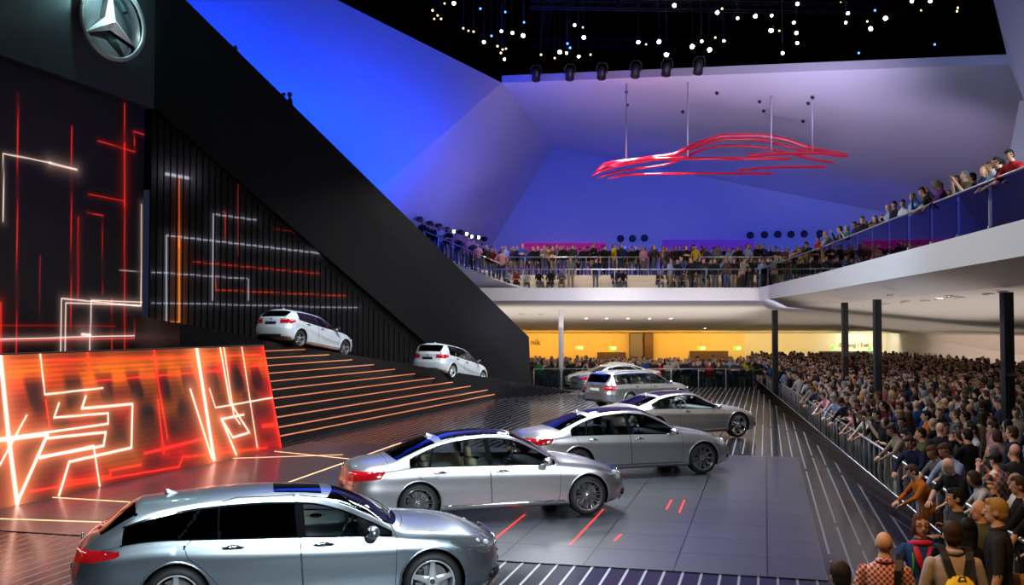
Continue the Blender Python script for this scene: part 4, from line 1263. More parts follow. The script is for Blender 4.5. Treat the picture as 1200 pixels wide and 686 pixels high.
# glowing strips that paint projected red light and amber reflections on the floor
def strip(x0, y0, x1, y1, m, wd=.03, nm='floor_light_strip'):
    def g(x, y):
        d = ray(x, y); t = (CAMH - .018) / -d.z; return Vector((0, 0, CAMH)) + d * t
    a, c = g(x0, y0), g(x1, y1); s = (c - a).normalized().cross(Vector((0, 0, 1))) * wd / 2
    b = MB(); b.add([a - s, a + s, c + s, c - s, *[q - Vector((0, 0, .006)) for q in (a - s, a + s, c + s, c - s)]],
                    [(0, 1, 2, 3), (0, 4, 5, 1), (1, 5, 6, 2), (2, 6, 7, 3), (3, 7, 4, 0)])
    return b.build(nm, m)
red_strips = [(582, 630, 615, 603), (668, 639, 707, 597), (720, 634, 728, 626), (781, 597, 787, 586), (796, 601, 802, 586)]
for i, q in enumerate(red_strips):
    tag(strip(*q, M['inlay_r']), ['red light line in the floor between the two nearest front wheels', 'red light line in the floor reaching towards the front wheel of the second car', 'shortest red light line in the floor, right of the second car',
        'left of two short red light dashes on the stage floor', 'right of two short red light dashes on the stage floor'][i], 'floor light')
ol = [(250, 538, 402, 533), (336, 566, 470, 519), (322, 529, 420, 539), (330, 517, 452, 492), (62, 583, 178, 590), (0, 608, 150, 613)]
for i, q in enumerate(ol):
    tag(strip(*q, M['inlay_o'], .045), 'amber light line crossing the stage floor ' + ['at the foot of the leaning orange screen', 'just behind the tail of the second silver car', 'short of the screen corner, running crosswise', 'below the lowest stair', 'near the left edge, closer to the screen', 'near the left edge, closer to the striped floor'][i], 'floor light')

# ---------------------------------------------------------------- picture screens: emission is the picture they show
def vnoise(x, y, seed=0):
    r = np.random.RandomState(seed); T_ = r.rand(64, 64)
    xi = np.floor(x).astype(int); yi = np.floor(y).astype(int); fx_ = x - xi; fy_ = y - yi
    fx_ = fx_ * fx_ * (3 - 2 * fx_); fy_ = fy_ * fy_ * (3 - 2 * fy_)
    g = lambda a, b_: T_[a % 64, b_ % 64]
    return (g(xi, yi) * (1 - fx_) + g(xi + 1, yi) * fx_) * (1 - fy_) + (g(xi, yi + 1) * (1 - fx_) + g(xi + 1, yi + 1) * fx_) * fy_
def screen(name, o, u, v, nu, nv, lines, bgf, m, clip=None, wmin=.02):
    """o corner, u and v full edge vectors; lines: photo pixel poly-lines (pts, colour, width, glow)"""
    U, V = np.meshgrid(np.linspace(0, 1, nu), np.linspace(0, 1, nv), indexing='ij')
    o = Vector(o); u = Vector(u); v = Vector(v); lu, lv = u.length, v.length
    X = U * lu; Y = V * lv
    colr = bgf(U, V, X, Y)
    un, vn = u.normalized(), v.normalized()
    g = un.dot(vn)
    for pts, c, wd, gl in lines:
        q = []
        for (px, py) in pts:
            h = on_plane(px, py, o, o + u, o + v) - o
            a = (h.dot(un) - g * h.dot(vn)) / (1 - g * g); b_ = (h.dot(vn) - g * h.dot(un)) / (1 - g * g)
            q.append((a, b_))
        D = np.full(X.shape, 1e9)
        for (a0, b0), (a1, b1) in zip(q, q[1:]):
            ex, ey = a1 - a0, b1 - b0; l2 = ex * ex + ey * ey + 1e-9
            t = np.clip(((X - a0) * ex + (Y - b0) * ey) / l2, 0, 1)
            D = np.minimum(D, np.hypot(X - a0 - t * ex, Y - b0 - t * ey))
        wd *= LWS; k = np.clip(1.5 - D / wd, 0, 1) * LST + gl * LGL * np.exp(-D / (wd * 5.0))
        g2 = (gl * LGL * np.exp(-D / (wd * 5.0)))[..., None]
        colr += (k[..., None] - g2) * np.array(c) + g2 * np.array(c) * np.array(GT)
    co = np.array(o)[None, None, :] + U[..., None] * np.array(u) + V[..., None] * np.array(v)
    idx = np.arange(nu * nv).reshape(nu, nv)
    fs = np.stack([idx[:-1, :-1], idx[1:, :-1], idx[1:, 1:], idx[:-1, 1:]], -1).reshape(-1, 4)
    if clip is not None:
        cx = (X[:-1, :-1] + X[1:, 1:]) / 2; cyy = (Y[:-1, :-1] + Y[1:, 1:]) / 2
        fs = fs[clip(cx, cyy).reshape(-1)]
    me = bpy.data.meshes.new(name); me.from_pydata(co.reshape(-1, 3).tolist(), [], fs.tolist())
    at = me.color_attributes.new('picture', 'FLOAT_COLOR', 'POINT')
    rgba = np.concatenate([np.clip(colr, 0, 6).reshape(-1, 3), np.ones((nu * nv, 1))], 1).astype(np.float32)
    at.data.foreach_set('color', rgba.reshape(-1)); me.materials.append(m); me.update()
    return put(bpy.data.objects.new(name, me))
GT = (1.2, .42, .2)
LWS, LST, LGL = .50, .85, .60
def screen_mat(name, base, st, rough):
    m = mat(name, base, rough, emit=(1, 1, 1), es=st); nt = m.node_tree
    a = nt.nodes.new('ShaderNodeAttribute'); a.attribute_name = 'picture'
    nt.links.new(a.outputs['Color'], nt.nodes['Principled BSDF'].inputs['Emission Color']); return m
M['led'] = screen_mat('led screen picture', (.01, .01, .01), 1.1, .3)
M['led_dark'] = screen_mat('led wall picture', (.014, .015, .018), 1.0, .42)
WH = (1.7, 1.25, 1.05); RD = (1.1, .03, .01); ORG = (1.2, .35, .05)
def sc_(pts): return [(x / 2.241, 380 + y / 2.241) for x, y in pts]
led_lines = [
 (sc_([(0, 75), (22, 290), (45, 470)]), WH, .085, .75), (sc_([(45, 470), (125, 290), (0, 305)]), WH, .06, .5), (sc_([(0, 370), (70, 240)]), WH, .03, .4),
 (sc_([(105, 75), (118, 185), (270, 168)]), WH, .03, .3), (sc_([(155, 208), (142, 246), (284, 234), (284, 262), (0, 302)]), WH, .035, .4),
 (sc_([(225, 190), (215, 222), (348, 210), (345, 325), (182, 362), (155, 450)]), WH, .045, .5), (sc_([(125, 300), (278, 284), (272, 320), (105, 350)]), WH, .045, .4),
 (sc_([(105, 352), (246, 320), (262, 425)]), WH, .035, .35), (sc_([(516, 60), (562, 355)]), WH, .10, .8), (sc_([(500, 172), (556, 350)]), WH, .05, .5),
 (sc_([(578, 60), (604, 205), (655, 285), (612, 298), (582, 250), (640, 238)]), WH, .045, .5), (sc_([(582, 250), (620, 342)]), WH, .06, .6), (sc_([(588, 60), (614, 240), (630, 262)]), WH, .035, .4),
 (sc_([(635, 60), (676, 325)]), WH, .03, .35), (sc_([(550, 170), (566, 220), (762, 185)]), WH, .03, .2),
 (sc_([(228, 60), (240, 150), (600, 120)]), RD, .03, .5), (sc_([(404, 65), (415, 150), (440, 300)]), RD, .03, .5), (sc_([(0, 100), (690, 80)]), RD, .03, .4),
 (sc_([(690, 60), (738, 320)]), RD, .06, .8), (sc_([(660, 110), (740, 100)]), RD, .05, .8), (sc_([(690, 268), (745, 262)]), RD, .08, .8), (sc_([(80, 440), (470, 375), (480, 350), (700, 325)]), RD, .03, .6),
 (sc_([(160, 415), (290, 400), (290, 385), (370, 370)]), RD, .03, .5), (sc_([(380, 340), (540, 300)]), RD, .05, .6), (sc_([(415, 200), (430, 340)]), RD, .03, .5), (sc_([(120, 200), (135, 300)]), RD, .03, .4)]
def led_bg(U, V, X, Y):
    n1 = vnoise(X * .9, Y * 1.6, 1) * .6 + vnoise(X * 2.6, Y * 3.6, 2) * .4
    n2 = vnoise(X * 1.7 + 9, Y * 1.2, 21)
    band = np.exp(-((V - .84) / .13) ** 2) * .95 + .30 * np.exp(-((V - .55) / .10) ** 2) + .20 + .50 * np.exp(-((V - .10) / .12) ** 2)
    blot = np.clip(np.sin(X * 6.6 + 1.3 * n2) * 1.4 + .35 + (n1 - .5) * 2.2, 0, 1) * np.exp(-((V - .70) / .13) ** 4)
    blot = np.maximum(blot, np.clip(np.sin(X * 4.6 + 2) * 1.3 + (n1 - .45) * 2.5, 0, 1) * np.exp(-((V - .50) / .09) ** 2))
    blot = np.maximum(blot, np.clip(vnoise(X * 1.3, Y * 2.0, 31) * 2.4 - .9, 0, 1) * .9 * np.clip((.46 - V) * 8, 0, 1))
    k = np.clip(band * (.35 + .8 * n1) * (1 - .94 * blot), .012, 1.3) * np.clip(1.2 - .45 * U, .4, 2)
    redm = np.clip((vnoise(X * .7 + 3, Y * 2.2, 7) - .5) * 2.4 + .9 * (U - .62) + 1.3 * (.46 - V) + .25, 0, 1)
    c = np.stack([k * 1.25, k * (.33 * (1 - redm) + .003), k * (.008 + .004 * redm)], -1)
    lines = (.82 + .18 * np.sin(Y * 60 + 2 * vnoise(X * .3, Y, 9)))[..., None]
    return (c * .78) ** 1.35 * lines * 1.2
lean = LN * .60 + Vector((0, 0, 2.82))
LEDL = 16.0
led = screen('screen', LB0 - LU * LEDL, LU * LEDL, lean, 760, 150, led_lines, led_bg, M['led'])
led_root = empty('led_screen', LB0 - LU * LEDL / 2, 0, 'leaning orange and red screen with white light lines at the left of the stage', 'screen')
led.name = 'display'; led.parent = led_root; led.matrix_parent_inverse = led_root.matrix_world.inverted() if False else Matrix.Translation(-led_root.location)
def child_at(root, o):
    o.parent = root; o.matrix_parent_inverse = Matrix.Translation(-Vector(root.location)); return o
b = MB()
for k in (0, 1):
    pass
a0 = LB0 - LU * LEDL; a1 = LB0.copy(); bk = LN * .62
b.add([a0 + bk, a1 + bk, a1 + lean + LN * .03, a0 + lean + LN * .03, a1 + LN * .02, a1 + lean + LU * .02, a1 + LU * .02], [(0, 1, 2, 3), (6, 5, 2, 1)])
b.tube([a0 + lean, a1 + lean], .02, 6)
child_at(led_root, b.build('screen_frame', M['black'], fix=False))

# dark wall with the emblem, and the lit wall under it
CW = Vector((-15.2, 42, 0)); LG = AX                            # corner, direction of the emblem wall
e0 = CW - LG * 30; zlo = 12.55
M['logo_wall'] = mat('glossy dark cladding', (.10, .13, .14), .42, noise=(1.2, .2))
b = MB(); b.add([e0 + V3(0, 0, zlo), CW + V3(0, 0, zlo), CW + V3(0, 0, 26), e0 + V3(0, 0, 26)], [(0, 1, 2, 3)])
nl = Vector((-LG.y, LG.x, 0))
b.add([e0 + V3(0, 0, zlo), CW + V3(0, 0, zlo), CW + nl * .5 + V3(0, 0, zlo), e0 + nl * .5 + V3(0, 0, zlo)], [(0, 1, 2, 3)])
tag(b.build('wall_left', M['logo_wall'], fix=False), kind='structure')
def dark_bg(U, V, X, Y): return np.zeros(U.shape + (3,)) + .0006
L1 = [([(21, 112), (20, 300), (19, 415)], RD, .022, .25), ([(84, 148), (83, 415)], RD, .022, .25), ([(92, 255), (91, 350)], RD, .03, .5), ([(146, 112), (146, 170)], RD, .022, .4), ([(146, 168), (146, 240)], RD, .06, .6), ([(146, 240), (146, 415)], RD, .035, .4),
 ([(120, 253), (120, 345)], (.6, .01, .01), .02, .2), ([(47, 300), (46, 415)], (.4, .01, .01), .02, .2), ([(131, 350), (131, 415)], RD, .02, .3), ([(115, 165), (158, 178), (157, 154), (176, 160)], RD, .022, .5), ([(104, 228), (145, 236)], RD, .022, .4),
 ([(102, 249), (121, 253)], RD, .02, .3), ([(4, 260), (4, 180), (60, 191)], WH, .03, .25), ([(58, 191), (90, 199)], WH, .05, .6), ([(71, 415), (72, 350), (165, 359), (166, 240)], WH, .035, .35), ([(76, 415), (77, 355), (165, 358)], WH, .03, .3), ([(105, 415), (107, 352), (178, 355)], WH, .035, .35),
 ([(0, 382), (135, 382)], RD, .02, .3), ([(0, 398), (100, 395), (178, 393)], WH, .03, .5), ([(0, 400), (178, 396)], RD, .03, .5), ([(1, 355), (1, 415)], RD, .05, .6), ([(158, 392), (158, 377), (178, 377)], RD, .022, .4), ([(140, 317), (178, 319)], (.6, .5, .5), .02, .2), ([(96, 392), (106, 393)], WH, .08, .6)]
LWS, LST, LGL = .6, .6, .22; GT = (1, .85, .9)
wl = screen('wall_left_screen', e0 + nl * .45, LG * 30, V3(0, 0, zlo + .2), 620, 380, L1, dark_bg, M['led_dark']); tag(wl, kind='structure')
WB = Vector((.9, 53, 0)); SD_ = (WB - CW); SN = Vector((-SD_.y, SD_.x, 0)).normalized()
L2 = [([(210, 208), (210, 290)], (1.0, .16, .02), .035, .35), ([(210, 280), (210, 377)], (1.1, .30, .03), .06, .5), ([(178, 377), (210, 377)], ORG, .03, .3), ([(195, 204), (222, 209)], (.6, .65, .8), .10, .5), ([(195, 396), (195, 276), (375, 297)], (.55, .58, .7), .04, .35), ([(175, 396), (195, 395)], (.7, .7, .8), .04, .4),
 ([(249, 352), (250, 251), (300, 258)], (.5, .52, .62), .04, .3), ([(178, 319), (291, 327), (291, 352)], (.45, .46, .55), .035, .3), ([(178, 355), (300, 358), (420, 361)], (.40, .42, .5), .035, .3), ([(227, 307), (375, 321)], (.7, .03, .01), .03, .3), ([(252, 325), (253, 340), (405, 347)], (.7, .05, .01), .03, .3),
 ([(262, 248), (264, 250), (264, 280)], (.5, .05, .01), .03, .3), ([(279, 212), (279, 300)], (.25, .02, .01), .03, .2), ([(320, 268), (345, 272)], (.2, .01, .01), .03, .2)]
rb0 = CW + SN * .45; ru = SD_ * .8
rib = screen('wall_back_screen', rb0, ru, V3(0, 0, 14), 560, 300, L2, dark_bg, M['led_dark'], clip=lambda x, y: y < 12.9 - x * .6815); tag(rib, kind='structure')
b = MB()
for k in range(0, 56):
    q = rb0 + ru * (k / 56.0) - SN * .03; zt = 12.4 - 12.55 * (k / 56.0) * .8 * 1.26
    if zt > .6: b.box((q.x, q.y, max(.3, zt) / 2 + .3), (.05, .05, max(.3, zt)), 0)
tag(b.build('trim_1', M['dark_wall'], fix=False), kind='structure')
# diagonal parapet slab of the ramp on the left
t_ = lambda Y: CW + SD_ * ((Y - 42) / 11.0)
p1 = t_(42) + V3(0, 0, 12.6); p2 = t_(49.5) + V3(0, 0, 2.45); p3 = t_(51.3) + V3(0, 0, 0); p4 = t_(53) + V3(0.12, 0, 0); p5 = t_(53) + V3(0, 0, 2.74); p6 = t_(42) + V3(0, 0, 18.5)
b = MB(); pts = [p1, p2, p3, p4, p5, p6]; n = len(pts); q2 = [p + SN * .35 for p in pts]
b.add(pts + q2, [tuple(range(n)), tuple(range(2 * n - 1, n - 1, -1))] + [(i, (i + 1) % n, (i + 1) % n + n, i + n) for i in range(n)])
tag(b.build('wall_ramp', M['dark_wall']), kind='structure')

# emblem on the dark wall
ec = Vector((-15.75, 38.6, 15.2)); er = empty('wall_emblem', ec, 0, 'large chrome three pointed star in a thick ring on the dark upper wall', 'emblem')
wn_ = Vector((LG.y, -LG.x, 0)).normalized(); un = Vector((LG.x + .30, LG.y, 0)).normalized(); wn2 = Vector((un.y, -un.x, 0))
R_ = 1.50; b = MB(); N_ = 72
prof = [(1.0, .30), (1.03, .26), (1.03, -.34), (1.0, -.38), (.93, -.38), (.90, -.32), (.905, .24), (.935, .30)]
vs = []; fs = []
for k in range(N_):
    a = 2 * PI * k / N_
    for (r, d) in prof: vs.append(un * math.cos(a) * R_ * r + V3(0, 0, 1) * math.sin(a) * R_ * r + wn2 * d)
for k in range(N_):
    for i in range(8):
        fs.append((k * 8 + i, k * 8 + (i + 1) % 8, ((k + 1) % N_) * 8 + (i + 1) % 8, ((k + 1) % N_) * 8 + i))
b.add(vs, fs, 0, True); b.m = [1 if (i % 8) in (0, 6, 7) else 0 for i in range(len(fs))]; b.build('ring', [M['chrome'], M['star_metal']], er)
b = MB(); N3 = []
for k in range(3):
    a = PI / 2 + k * 2 * PI / 3
    f = lambda ang, r, d: un * math.cos(ang) * r + V3(0, 0, 1) * math.sin(ang) * r + wn2 * d
    T1, Lc, Rc = f(a, R_ * .93, .06), f(a + PI / 3, R_ * .20, .06), f(a - PI / 3, R_ * .20, .06); pk = f(0, 0, .34)
    T2, L2_, R2_ = f(a, R_ * .93, -.22), f(a + PI / 3, R_ * .20, -.22), f(a - PI / 3, R_ * .20, -.22)
    b.add([T1, Lc, Rc, pk, T2, L2_, R2_], [(3, 0, 1), (3, 2, 0), (1, 0, 4, 5), (0, 2, 6, 4), (4, 6, 5)]); b.m[-3:] = [1, 1, 1]
b.build('star', [M['star_metal'], M['gloss_black']], er)  # black on the star's sides paints in the dark that chrome reflects
b = MB()
for a in (0.6, 2.6, 4.7): b.tube([un * math.cos(a) * R_ * .95 + V3(0, 0, math.sin(a) * R_ * .95) - wn2 * .2, un * math.cos(a) * R_ * .95 + V3(0, 0, math.sin(a) * R_ * .95) - wn2 * 1.0], .05, 8)
b.build('bracket', M['black'], er)

# faceted white walls
V1, V2, V3_, V5 = P(588, 97, 58), P(648, 173, 70), P(575, 290, 70), P(1010, 244, 70)
D_ = lambda x, y: on_plane(x, y, V1, V2, V5)
B_ = lambda x, y: on_plane(x, y, V1, V2, V3_)
V4 = B_(445, 222); A0 = P(218, -2, 47)
A_ = lambda x, y: on_plane(x, y, V1, V4, A0)
C_ = lambda x, y: on_plane(x, y, V2, V3_, V5)
flat('wall_blue', [V1, A_(395, 0), A_(250, -78), A_(60, -40), A_(150, 60), A_(430, 238), V4], M['wall'])
flat('wall_facet', [V1, V4, B_(430, 234), B_(470, 300), B_(571, 325), V3_, V2], M['wall'])
flat('wall_back', [V2, V3_, C_(560, 345), C_(1120, 345), C_(1120, 266), V5], M['wall'])
Dtr = D_(1182.5, 75)
flat('ceiling_slope', [V1, V2, V5, D_(1120, 266), D_(1260, 294), D_(1260, 200), Dtr], M['wall'])
# bright rim at the top of the slope
b = MB(); a, c = V1, Dtr; up = V3(0, 0, .42)
b.add([a, c, c + up, a + up, a + up + V3(0, .5, 0), c + up + V3(0, .5, 0)], [(0, 1, 2, 3), (3, 2, 5, 4)]); tag(b.build('trim_2', M['wall'], fix=False), kind='structure')
flat('wall_right', [Dtr, P(1163, -4, 41.5), P(1155, -40, 41), P(1330, -40, 30), P(1330, 240, 30), P(1204, 128, 41)], M['wall'])
flat('wall_right_lower', [P(1195, 118, 41.2), P(1181, 190, 41.2), P(1172, 240, 41.2), P(1172, 290, 41.2), P(1330, 290, 30.2), P(1330, 118, 30.2)], M['wall'])
flat('ceiling', [(-45, -5, 27), (60, -5, 27), (60, 82, 27), (-45, 82, 27)], M['black_wall'])
flat('wall_far', [(-45, 78, 14), (60, 78, 14), (60, 78, 27), (-45, 78, 27)], M['black_wall'])
flat('wall_left_far', [(-40, -4, 0), (-40, 80, 0), (-40, 80, 27), (-40, -4, 27)], M['black_wall'])
flat('wall_right_far', [(46, -4, -.3), (46, 80, -.3), (46, 80, 27), (46, -4, 27)], M['black_wall'])
flat('wall_behind', [(-40, -4, -.3), (46, -4, -.3), (46, -4, 27), (-40, -4, 27)], M['black_wall'])

# ---------------------------------------------------------------- upper deck, gallery, soffit
ZD = 5.28
E = [V3(-6.5, 52.6, 0), V3(13.0, 52.4, 0), V3(11.7, 38, 0), V3(9.5, 18.5, 0), V3(8.2, 7.0, 0)]
def up(p, z): return V3(p.x, p.y, z)
flat('floor_deck', [up(E[0], ZD)] + [up(e, ZD) for e in E[1:]] + [V3(22, 7, ZD), V3(34, 44, ZD), V3(34, 75, ZD), V3(-6.5, 75, ZD)], M['soffit'])
b = MB()
inn = [V3(-6.5, 55.4, 0), V3(14.0, 55.2, 0), V3(13.0, 38.2, 0), V3(10.9, 18.6, 0), V3(9.6, 7.0, 0)]
n = 5
vs = [up(e, ZD + .06) for e in E] + [up(e, 4.66) for e in E] + [up(e, 4.26) for e in inn]
b.add(vs, [(i, i + 1, n + i + 1, n + i) for i in range(4)] + [(n + i, n + i + 1, 2 * n + i + 1, 2 * n + i) for i in range(4)])
tag(b.build('trim_3', M['soffit'], fix=False), kind='structure')
so = [up(e, 4.26) for e in inn]
bkp = [V3(-6.5, 75, 2.75), V3(28.2, 75, 2.75), V3(29.2, 57, 2.75), V3(31.5, 30, 2.95), V3(32.5, 7, 3.3)]
b = MB(); b.add(so + bkp, [(0, 1, 6, 5), (1, 2, 7, 6), (2, 3, 8, 7), (3, 4, 9, 8)])
tag(b.build('ceiling_soffit', M['soffit'], fix=False), kind='structure')
flat('wall_back_lower', [(-6.5, 75, ZC), (17.5, 75, ZC), (17.5, 75, 2.8), (-6.5, 75, 2.8)], M['wall_warm'])
flat('wall_back_cream', [(17.5, 75, ZC), (28.2, 75, ZC), (28.2, 75, 2.8), (17.5, 75, 2.8)], M['wall_cream'])
flat('wall_right_hall', [(28.2, 75, ZC), (29.2, 57, ZC), (31.5, 30, ZC), (32.5, 7, ZC), (32.5, 7, 3.4), (31.5, 30, 3.0), (29.2, 57, 2.8), (28.2, 75, 2.8)], M['soffit'])
flat('wall_left_hall', [(-6.5, 53, ZC), (-6.5, 75, ZC), (-6.5, 75, ZD), (-6.5, 53, ZD)], M['soffit'])
# grey wall columns between the warm walls
for x0_, x1_, m_ in ((738, 752, M['wall_grey']), (755, 765, M['wood'])):
    a = P(x0_, 400, 74.5); c = P(x1_, 400, 74.5)
    b = MB(); b.box(((a.x + c.x) / 2, 74.6, 1.25), (c.x - a.x, .7, 3.0)); tag(b.build('trim_4', m_), kind='structure')
# door openings in the back wall
for i, (x0_, x1_, y0_, m_) in enumerate(((808, 853, 411.5, M['wood']), (960, 1007, 412, M['black']), (700, 733, 413, M['wood']), (1008, 1028, 412, M['wall_grey']))):
    a = P(x0_, y0_, 74.9); c = P(x1_, y0_, 74.9)
    o = MB().box(((a.x + c.x) / 2, 74.9, (a.z + ZC) / 2), (c.x - a.x, .12, a.z - ZC)).build('door_%d' % (i + 1), m_); tag(o, kind='structure')
# bench steps on the deck
def deck_step(y0, y1, z0_, z1_, x0_=-.8, x1_=16):
    b = MB(); b.box(((x0_ + x1_) / 2, (y0 + y1) / 2, (z0_ + z1_) / 2), (x1_ - x0_, y1 - y0, z1_ - z0_), bev=.02)
    tag(b.build('floor_step', M['bench'], fix=False), kind='structure')
deck_step(54.6, 74.8, ZD, ZD + .45); deck_step(55.5, 74.8, ZD + .45, ZD + .88)
# white flank of the left ramp coming down behind the slab
flat('wall_ramp_flank', [P(520, 303, 55.2), P(586, 330, 52.7), P(650, 344, 52.65), P(650, 352, 52.65), P(560, 350, 53), P(505, 330, 56)], M['wall'])
b = MB(); b.add([P(486, 293, 58), P(586, 331, 53), P(620, 331, 58), P(486, 296, 63)], [(0, 1, 2, 3)]); tag(b.build('floor_ramp', M['soffit'], fix=False), kind='structure')
# ================================================================ stairs and the car ramp
def ramp_z(x, y): return 3.745 - .197 * x - .0746 * y
RISE = .225
def step_line(i):
    """plan point on nosing i (1 lowest) where it starts by the screen"""
    q = V3(-6.45, 28.2, 0) + V3(-2.85, 4.7, 0) * ((i - 1) / 10.0); n_ = (q - LB0).dot(LN) + (.25 if i == 1 else 0)
    return LB0 + LU * .06 + LN * n_
stair = empty('staircase', (-6, 34, 0), 0, 'wide dark staircase of low steps with glowing orange nosings right of the leaning screen', 'stairs')
for i in range(1, 12):
    a = step_line(i); z = RISE * i
    t = 0.0
    # run along LU until the ramp has come down to this height
    while ramp_z(*(a + LU * t).xy) > z and t < 40: t += .02
    e = a + LU * t
    w_ = 4.6 if i < 11 else 3.0
    b = MB(); q = [a, e, e + LN * w_, a + LN * w_]
    e2 = e + LN * w_
    vs = [V3(p.x, p.y, 0.0) for p in q] + [V3(p.x, p.y, z) for p in q]
    b.add(vs, [(0, 1, 5, 4), (1, 2, 6, 5), (2, 3, 7, 6), (3, 0, 4, 7), (4, 5, 6, 7)])
    child_at(stair, b.build('step', M['gloss_step'] if 'gloss_step' in M else M.setdefault('gloss_step', mat('black step', (.010, .010, .012), .3)), fix=True))
    b = MB(); b.box((0, 0, 0), (.05, .035, .04), bev=0)
    b = MB(); dirn = (e - a); L_ = dirn.length
    mx = Matrix.Translation(a + dirn / 2 + V3(0, 0, z - .012) - LN * .02) @ Matrix.Rotation(math.atan2(LU.y, LU.x), 4, 'Z')
    b.box((0, 0, 0), (L_, .045, .030), M=mx)
    child_at(stair, b.build('nosing', M['nose']))
# ramp bed
b = MB()
g = [(-11.5, 34.5), (-8.9, 36.0), (1.0, 47.6), (3.2, 50.2), (0.4, 52.2), (-14.2, 42.2), (-14.0, 37)]
n = len(g)
vs = [V3(x, y, max(.005, ramp_z(x, y) - .01)) for x, y in g] + [V3(x, y, 0.0) for x, y in g]
b.add(vs, [tuple(range(n))] + [(i, i + n, (i + 1) % n + n, (i + 1) % n) for i in range(n)])
tag(b.build('floor_ramp_bed', mat('black ramp surface', (.012, .012, .014), .25)), kind='structure')

# ================================================================ cars on show
def place_car(S, rear, front, label, zoff=.012, flip=False):
    """rear and front: plan points of the wheel hubs on the near side, (x, y, z of the tyre foot)"""
    r = Vector(rear); f = Vector(front); d = f - r
    rz = math.atan2(d.y, d.x); pitch = -math.atan2(d.z, math.hypot(d.x, d.y))
    side = -1 if not flip else 1
    wy = side * (S['W'] / 2 - .1)
    Mr = Euler((0, pitch, rz)).to_matrix()
    mid = (r + f) / 2
    loc = mid - Mr @ V3((S['xr'] + S['xf']) / 2, wy, 0)
    return make_car('car', S, loc + V3(0, 0, zoff), rz, label, pitch=pitch)
place_car(SB, (-3.73, 11.15, 0), (-.94, 11.85, 0), 'silver estate coupe with dark rear glass, nearest the camera')
place_car(SED, (-1.59, 16.9, 0), (1.34, 17.8, 0), 'silver saloon with a teal tinted rear window, second from the camera')
place_car(SD2, (1.43, 21.75, 0), (4.30, 22.7, 0), 'silver saloon with ten spoke wheels, behind the nose of the second car')
place_car(CPE, (4.1, 28.75, 0), (6.76, 30.0, 0), 'satin grey two door coupe with white seats and bright five blade wheels')
place_car(EST, (-9, 0, 0), (0, 0, 0), 'tmp') if False else None
c5 = place_car(EST, (4.69, 40.1, 0), (6.99, 41.83, 0), 'pale silver estate with roof rails and its tail to the camera')
c6 = place_car(SD3, (4.35, 47.3, 0), (6.95, 48.5, 0), 'silver saloon half hidden behind the pale estate')
c7 = place_car(CHP, (6.75, 52.1, 0), (3.8, 52.0, 0), 'champagne coupe facing left at the far end of the stage', flip=True)
c8 = place_car(ACL, (-7.85, 36.6, 2.55), (-6.6, 38.97, 2.13), 'white small hatchback at the top of the dark stairs')
c9 = place_car(BCL, (-2.65, 43.3, 1.03), (-1.42, 45.66, .62), 'white taller hatchback lower down the ramp by the slab wall')

# ================================================================ barriers and rails
gb = empty('glass_barrier', (gx(30), 30, 0), 0, 'low smoked glass wall along the right edge of the stage', 'barrier')
Ys = [5 + 2.05 * k for k in range(25)]
for y0, y1 in zip(Ys, Ys[1:]):
    if y1 > 54.3: break
    a = V3(gx(y0), y0 + .01, -.25); c = V3(gx(y1), y1 - .01, -.25); b = MB()
    n_ = V3(1, -.18, 0).normalized() * .012
    b.add([a - n_, c - n_, c + n_, a + n_] + [q + V3(0, 0, .66) for q in (a - n_, c - n_, c + n_, a + n_)],
          [(0, 1, 5, 4), (1, 2, 6, 5), (2, 3, 7, 6), (3, 0, 4, 7), (4, 5, 6, 7)])
    child_at(gb, b.build('glass_panel', M['glass_low'], fix=False))
b = MB(); b.tube([V3(gx(5), 5, .42), V3(gx(54.2), 54.2, .42)], .014, 6); child_at(gb, b.build('glass_edge_strip', M['alu']))
def rail_thing(name, pts, h, label, cat, post_d, mats, spindle=None, r=.024, glassm=None, gh=(.08, .92)):
    root = empty(name, pts[0], 0, label, cat)
    nopost = name == 'gallery_balustrade'
    b = MB(); b.tube([p + V3(0, 0, h) for p in pts], r, 8); child_at(root, b.build('top_rail', mats))
    tot = 0
    for a, c in zip(pts, pts[1:]):
        L_ = (c - a).length; n = max(1, int(L_ / post_d))
        for k in range(n):
            q = a + (c - a) * (k / n)
            b = MB(); b.box((q.x, q.y, q.z + (.07 if nopost else h / 2)), (.035, .07 if name == 'crowd_rail' else .05, .14 if nopost else h - .02), bev=.006); child_at(root, b.build('clamp' if nopost else 'post', mats))
            if glassm:
                q2 = a + (c - a) * ((k + 1) / n); s = (c - a).normalized(); nn = V3(-s.y, s.x, 0) * .006
                q0 = q + s * .03; q2 = q2 - s * .03
                b = MB(); z0_, z1_ = gh
                vs = [q0 - nn, q2 - nn, q2 + nn, q0 + nn]
                b.add([p + V3(0, 0, z0_) for p in vs] + [p + V3(0, 0, z1_) for p in vs], [(0, 1, 5, 4), (1, 2, 6, 5), (2, 3, 7, 6), (3, 0, 4, 7), (4, 5, 6, 7)])
                child_at(root, b.build('glass_panel', glassm, fix=False))
    return root
rl = lambda Y: V3(gx(Y, .42), Y, ZC)
rail_thing('crowd_rail', [rl(7.5), rl(26), rl(44)], 1.08, 'metal handrail with upright posts in front of the right hand crowd', 'railing', .62, M['steel'], r=.03)
rail_thing('far_barrier', [V3(1.2, 54.6, ZC), V3(13.2, 54.6, ZC)], 1.25, 'dark glass barrier with a thin top rail at the far end of the stage', 'barrier', 1.5, M['steel'], glassm=M['glass_far'], gh=(.05, 1.15))
z_ = lambda p, z: V3(p.x, p.y, z)
rail_thing('deck_rail', [V3(-1.8, 52.9, ZD), V3(12.7, 52.7, ZD)], 1.05, 'steel rail along the front edge of the upper deck', 'railing', 2.4, M['steel'], glassm=None, r=.035)
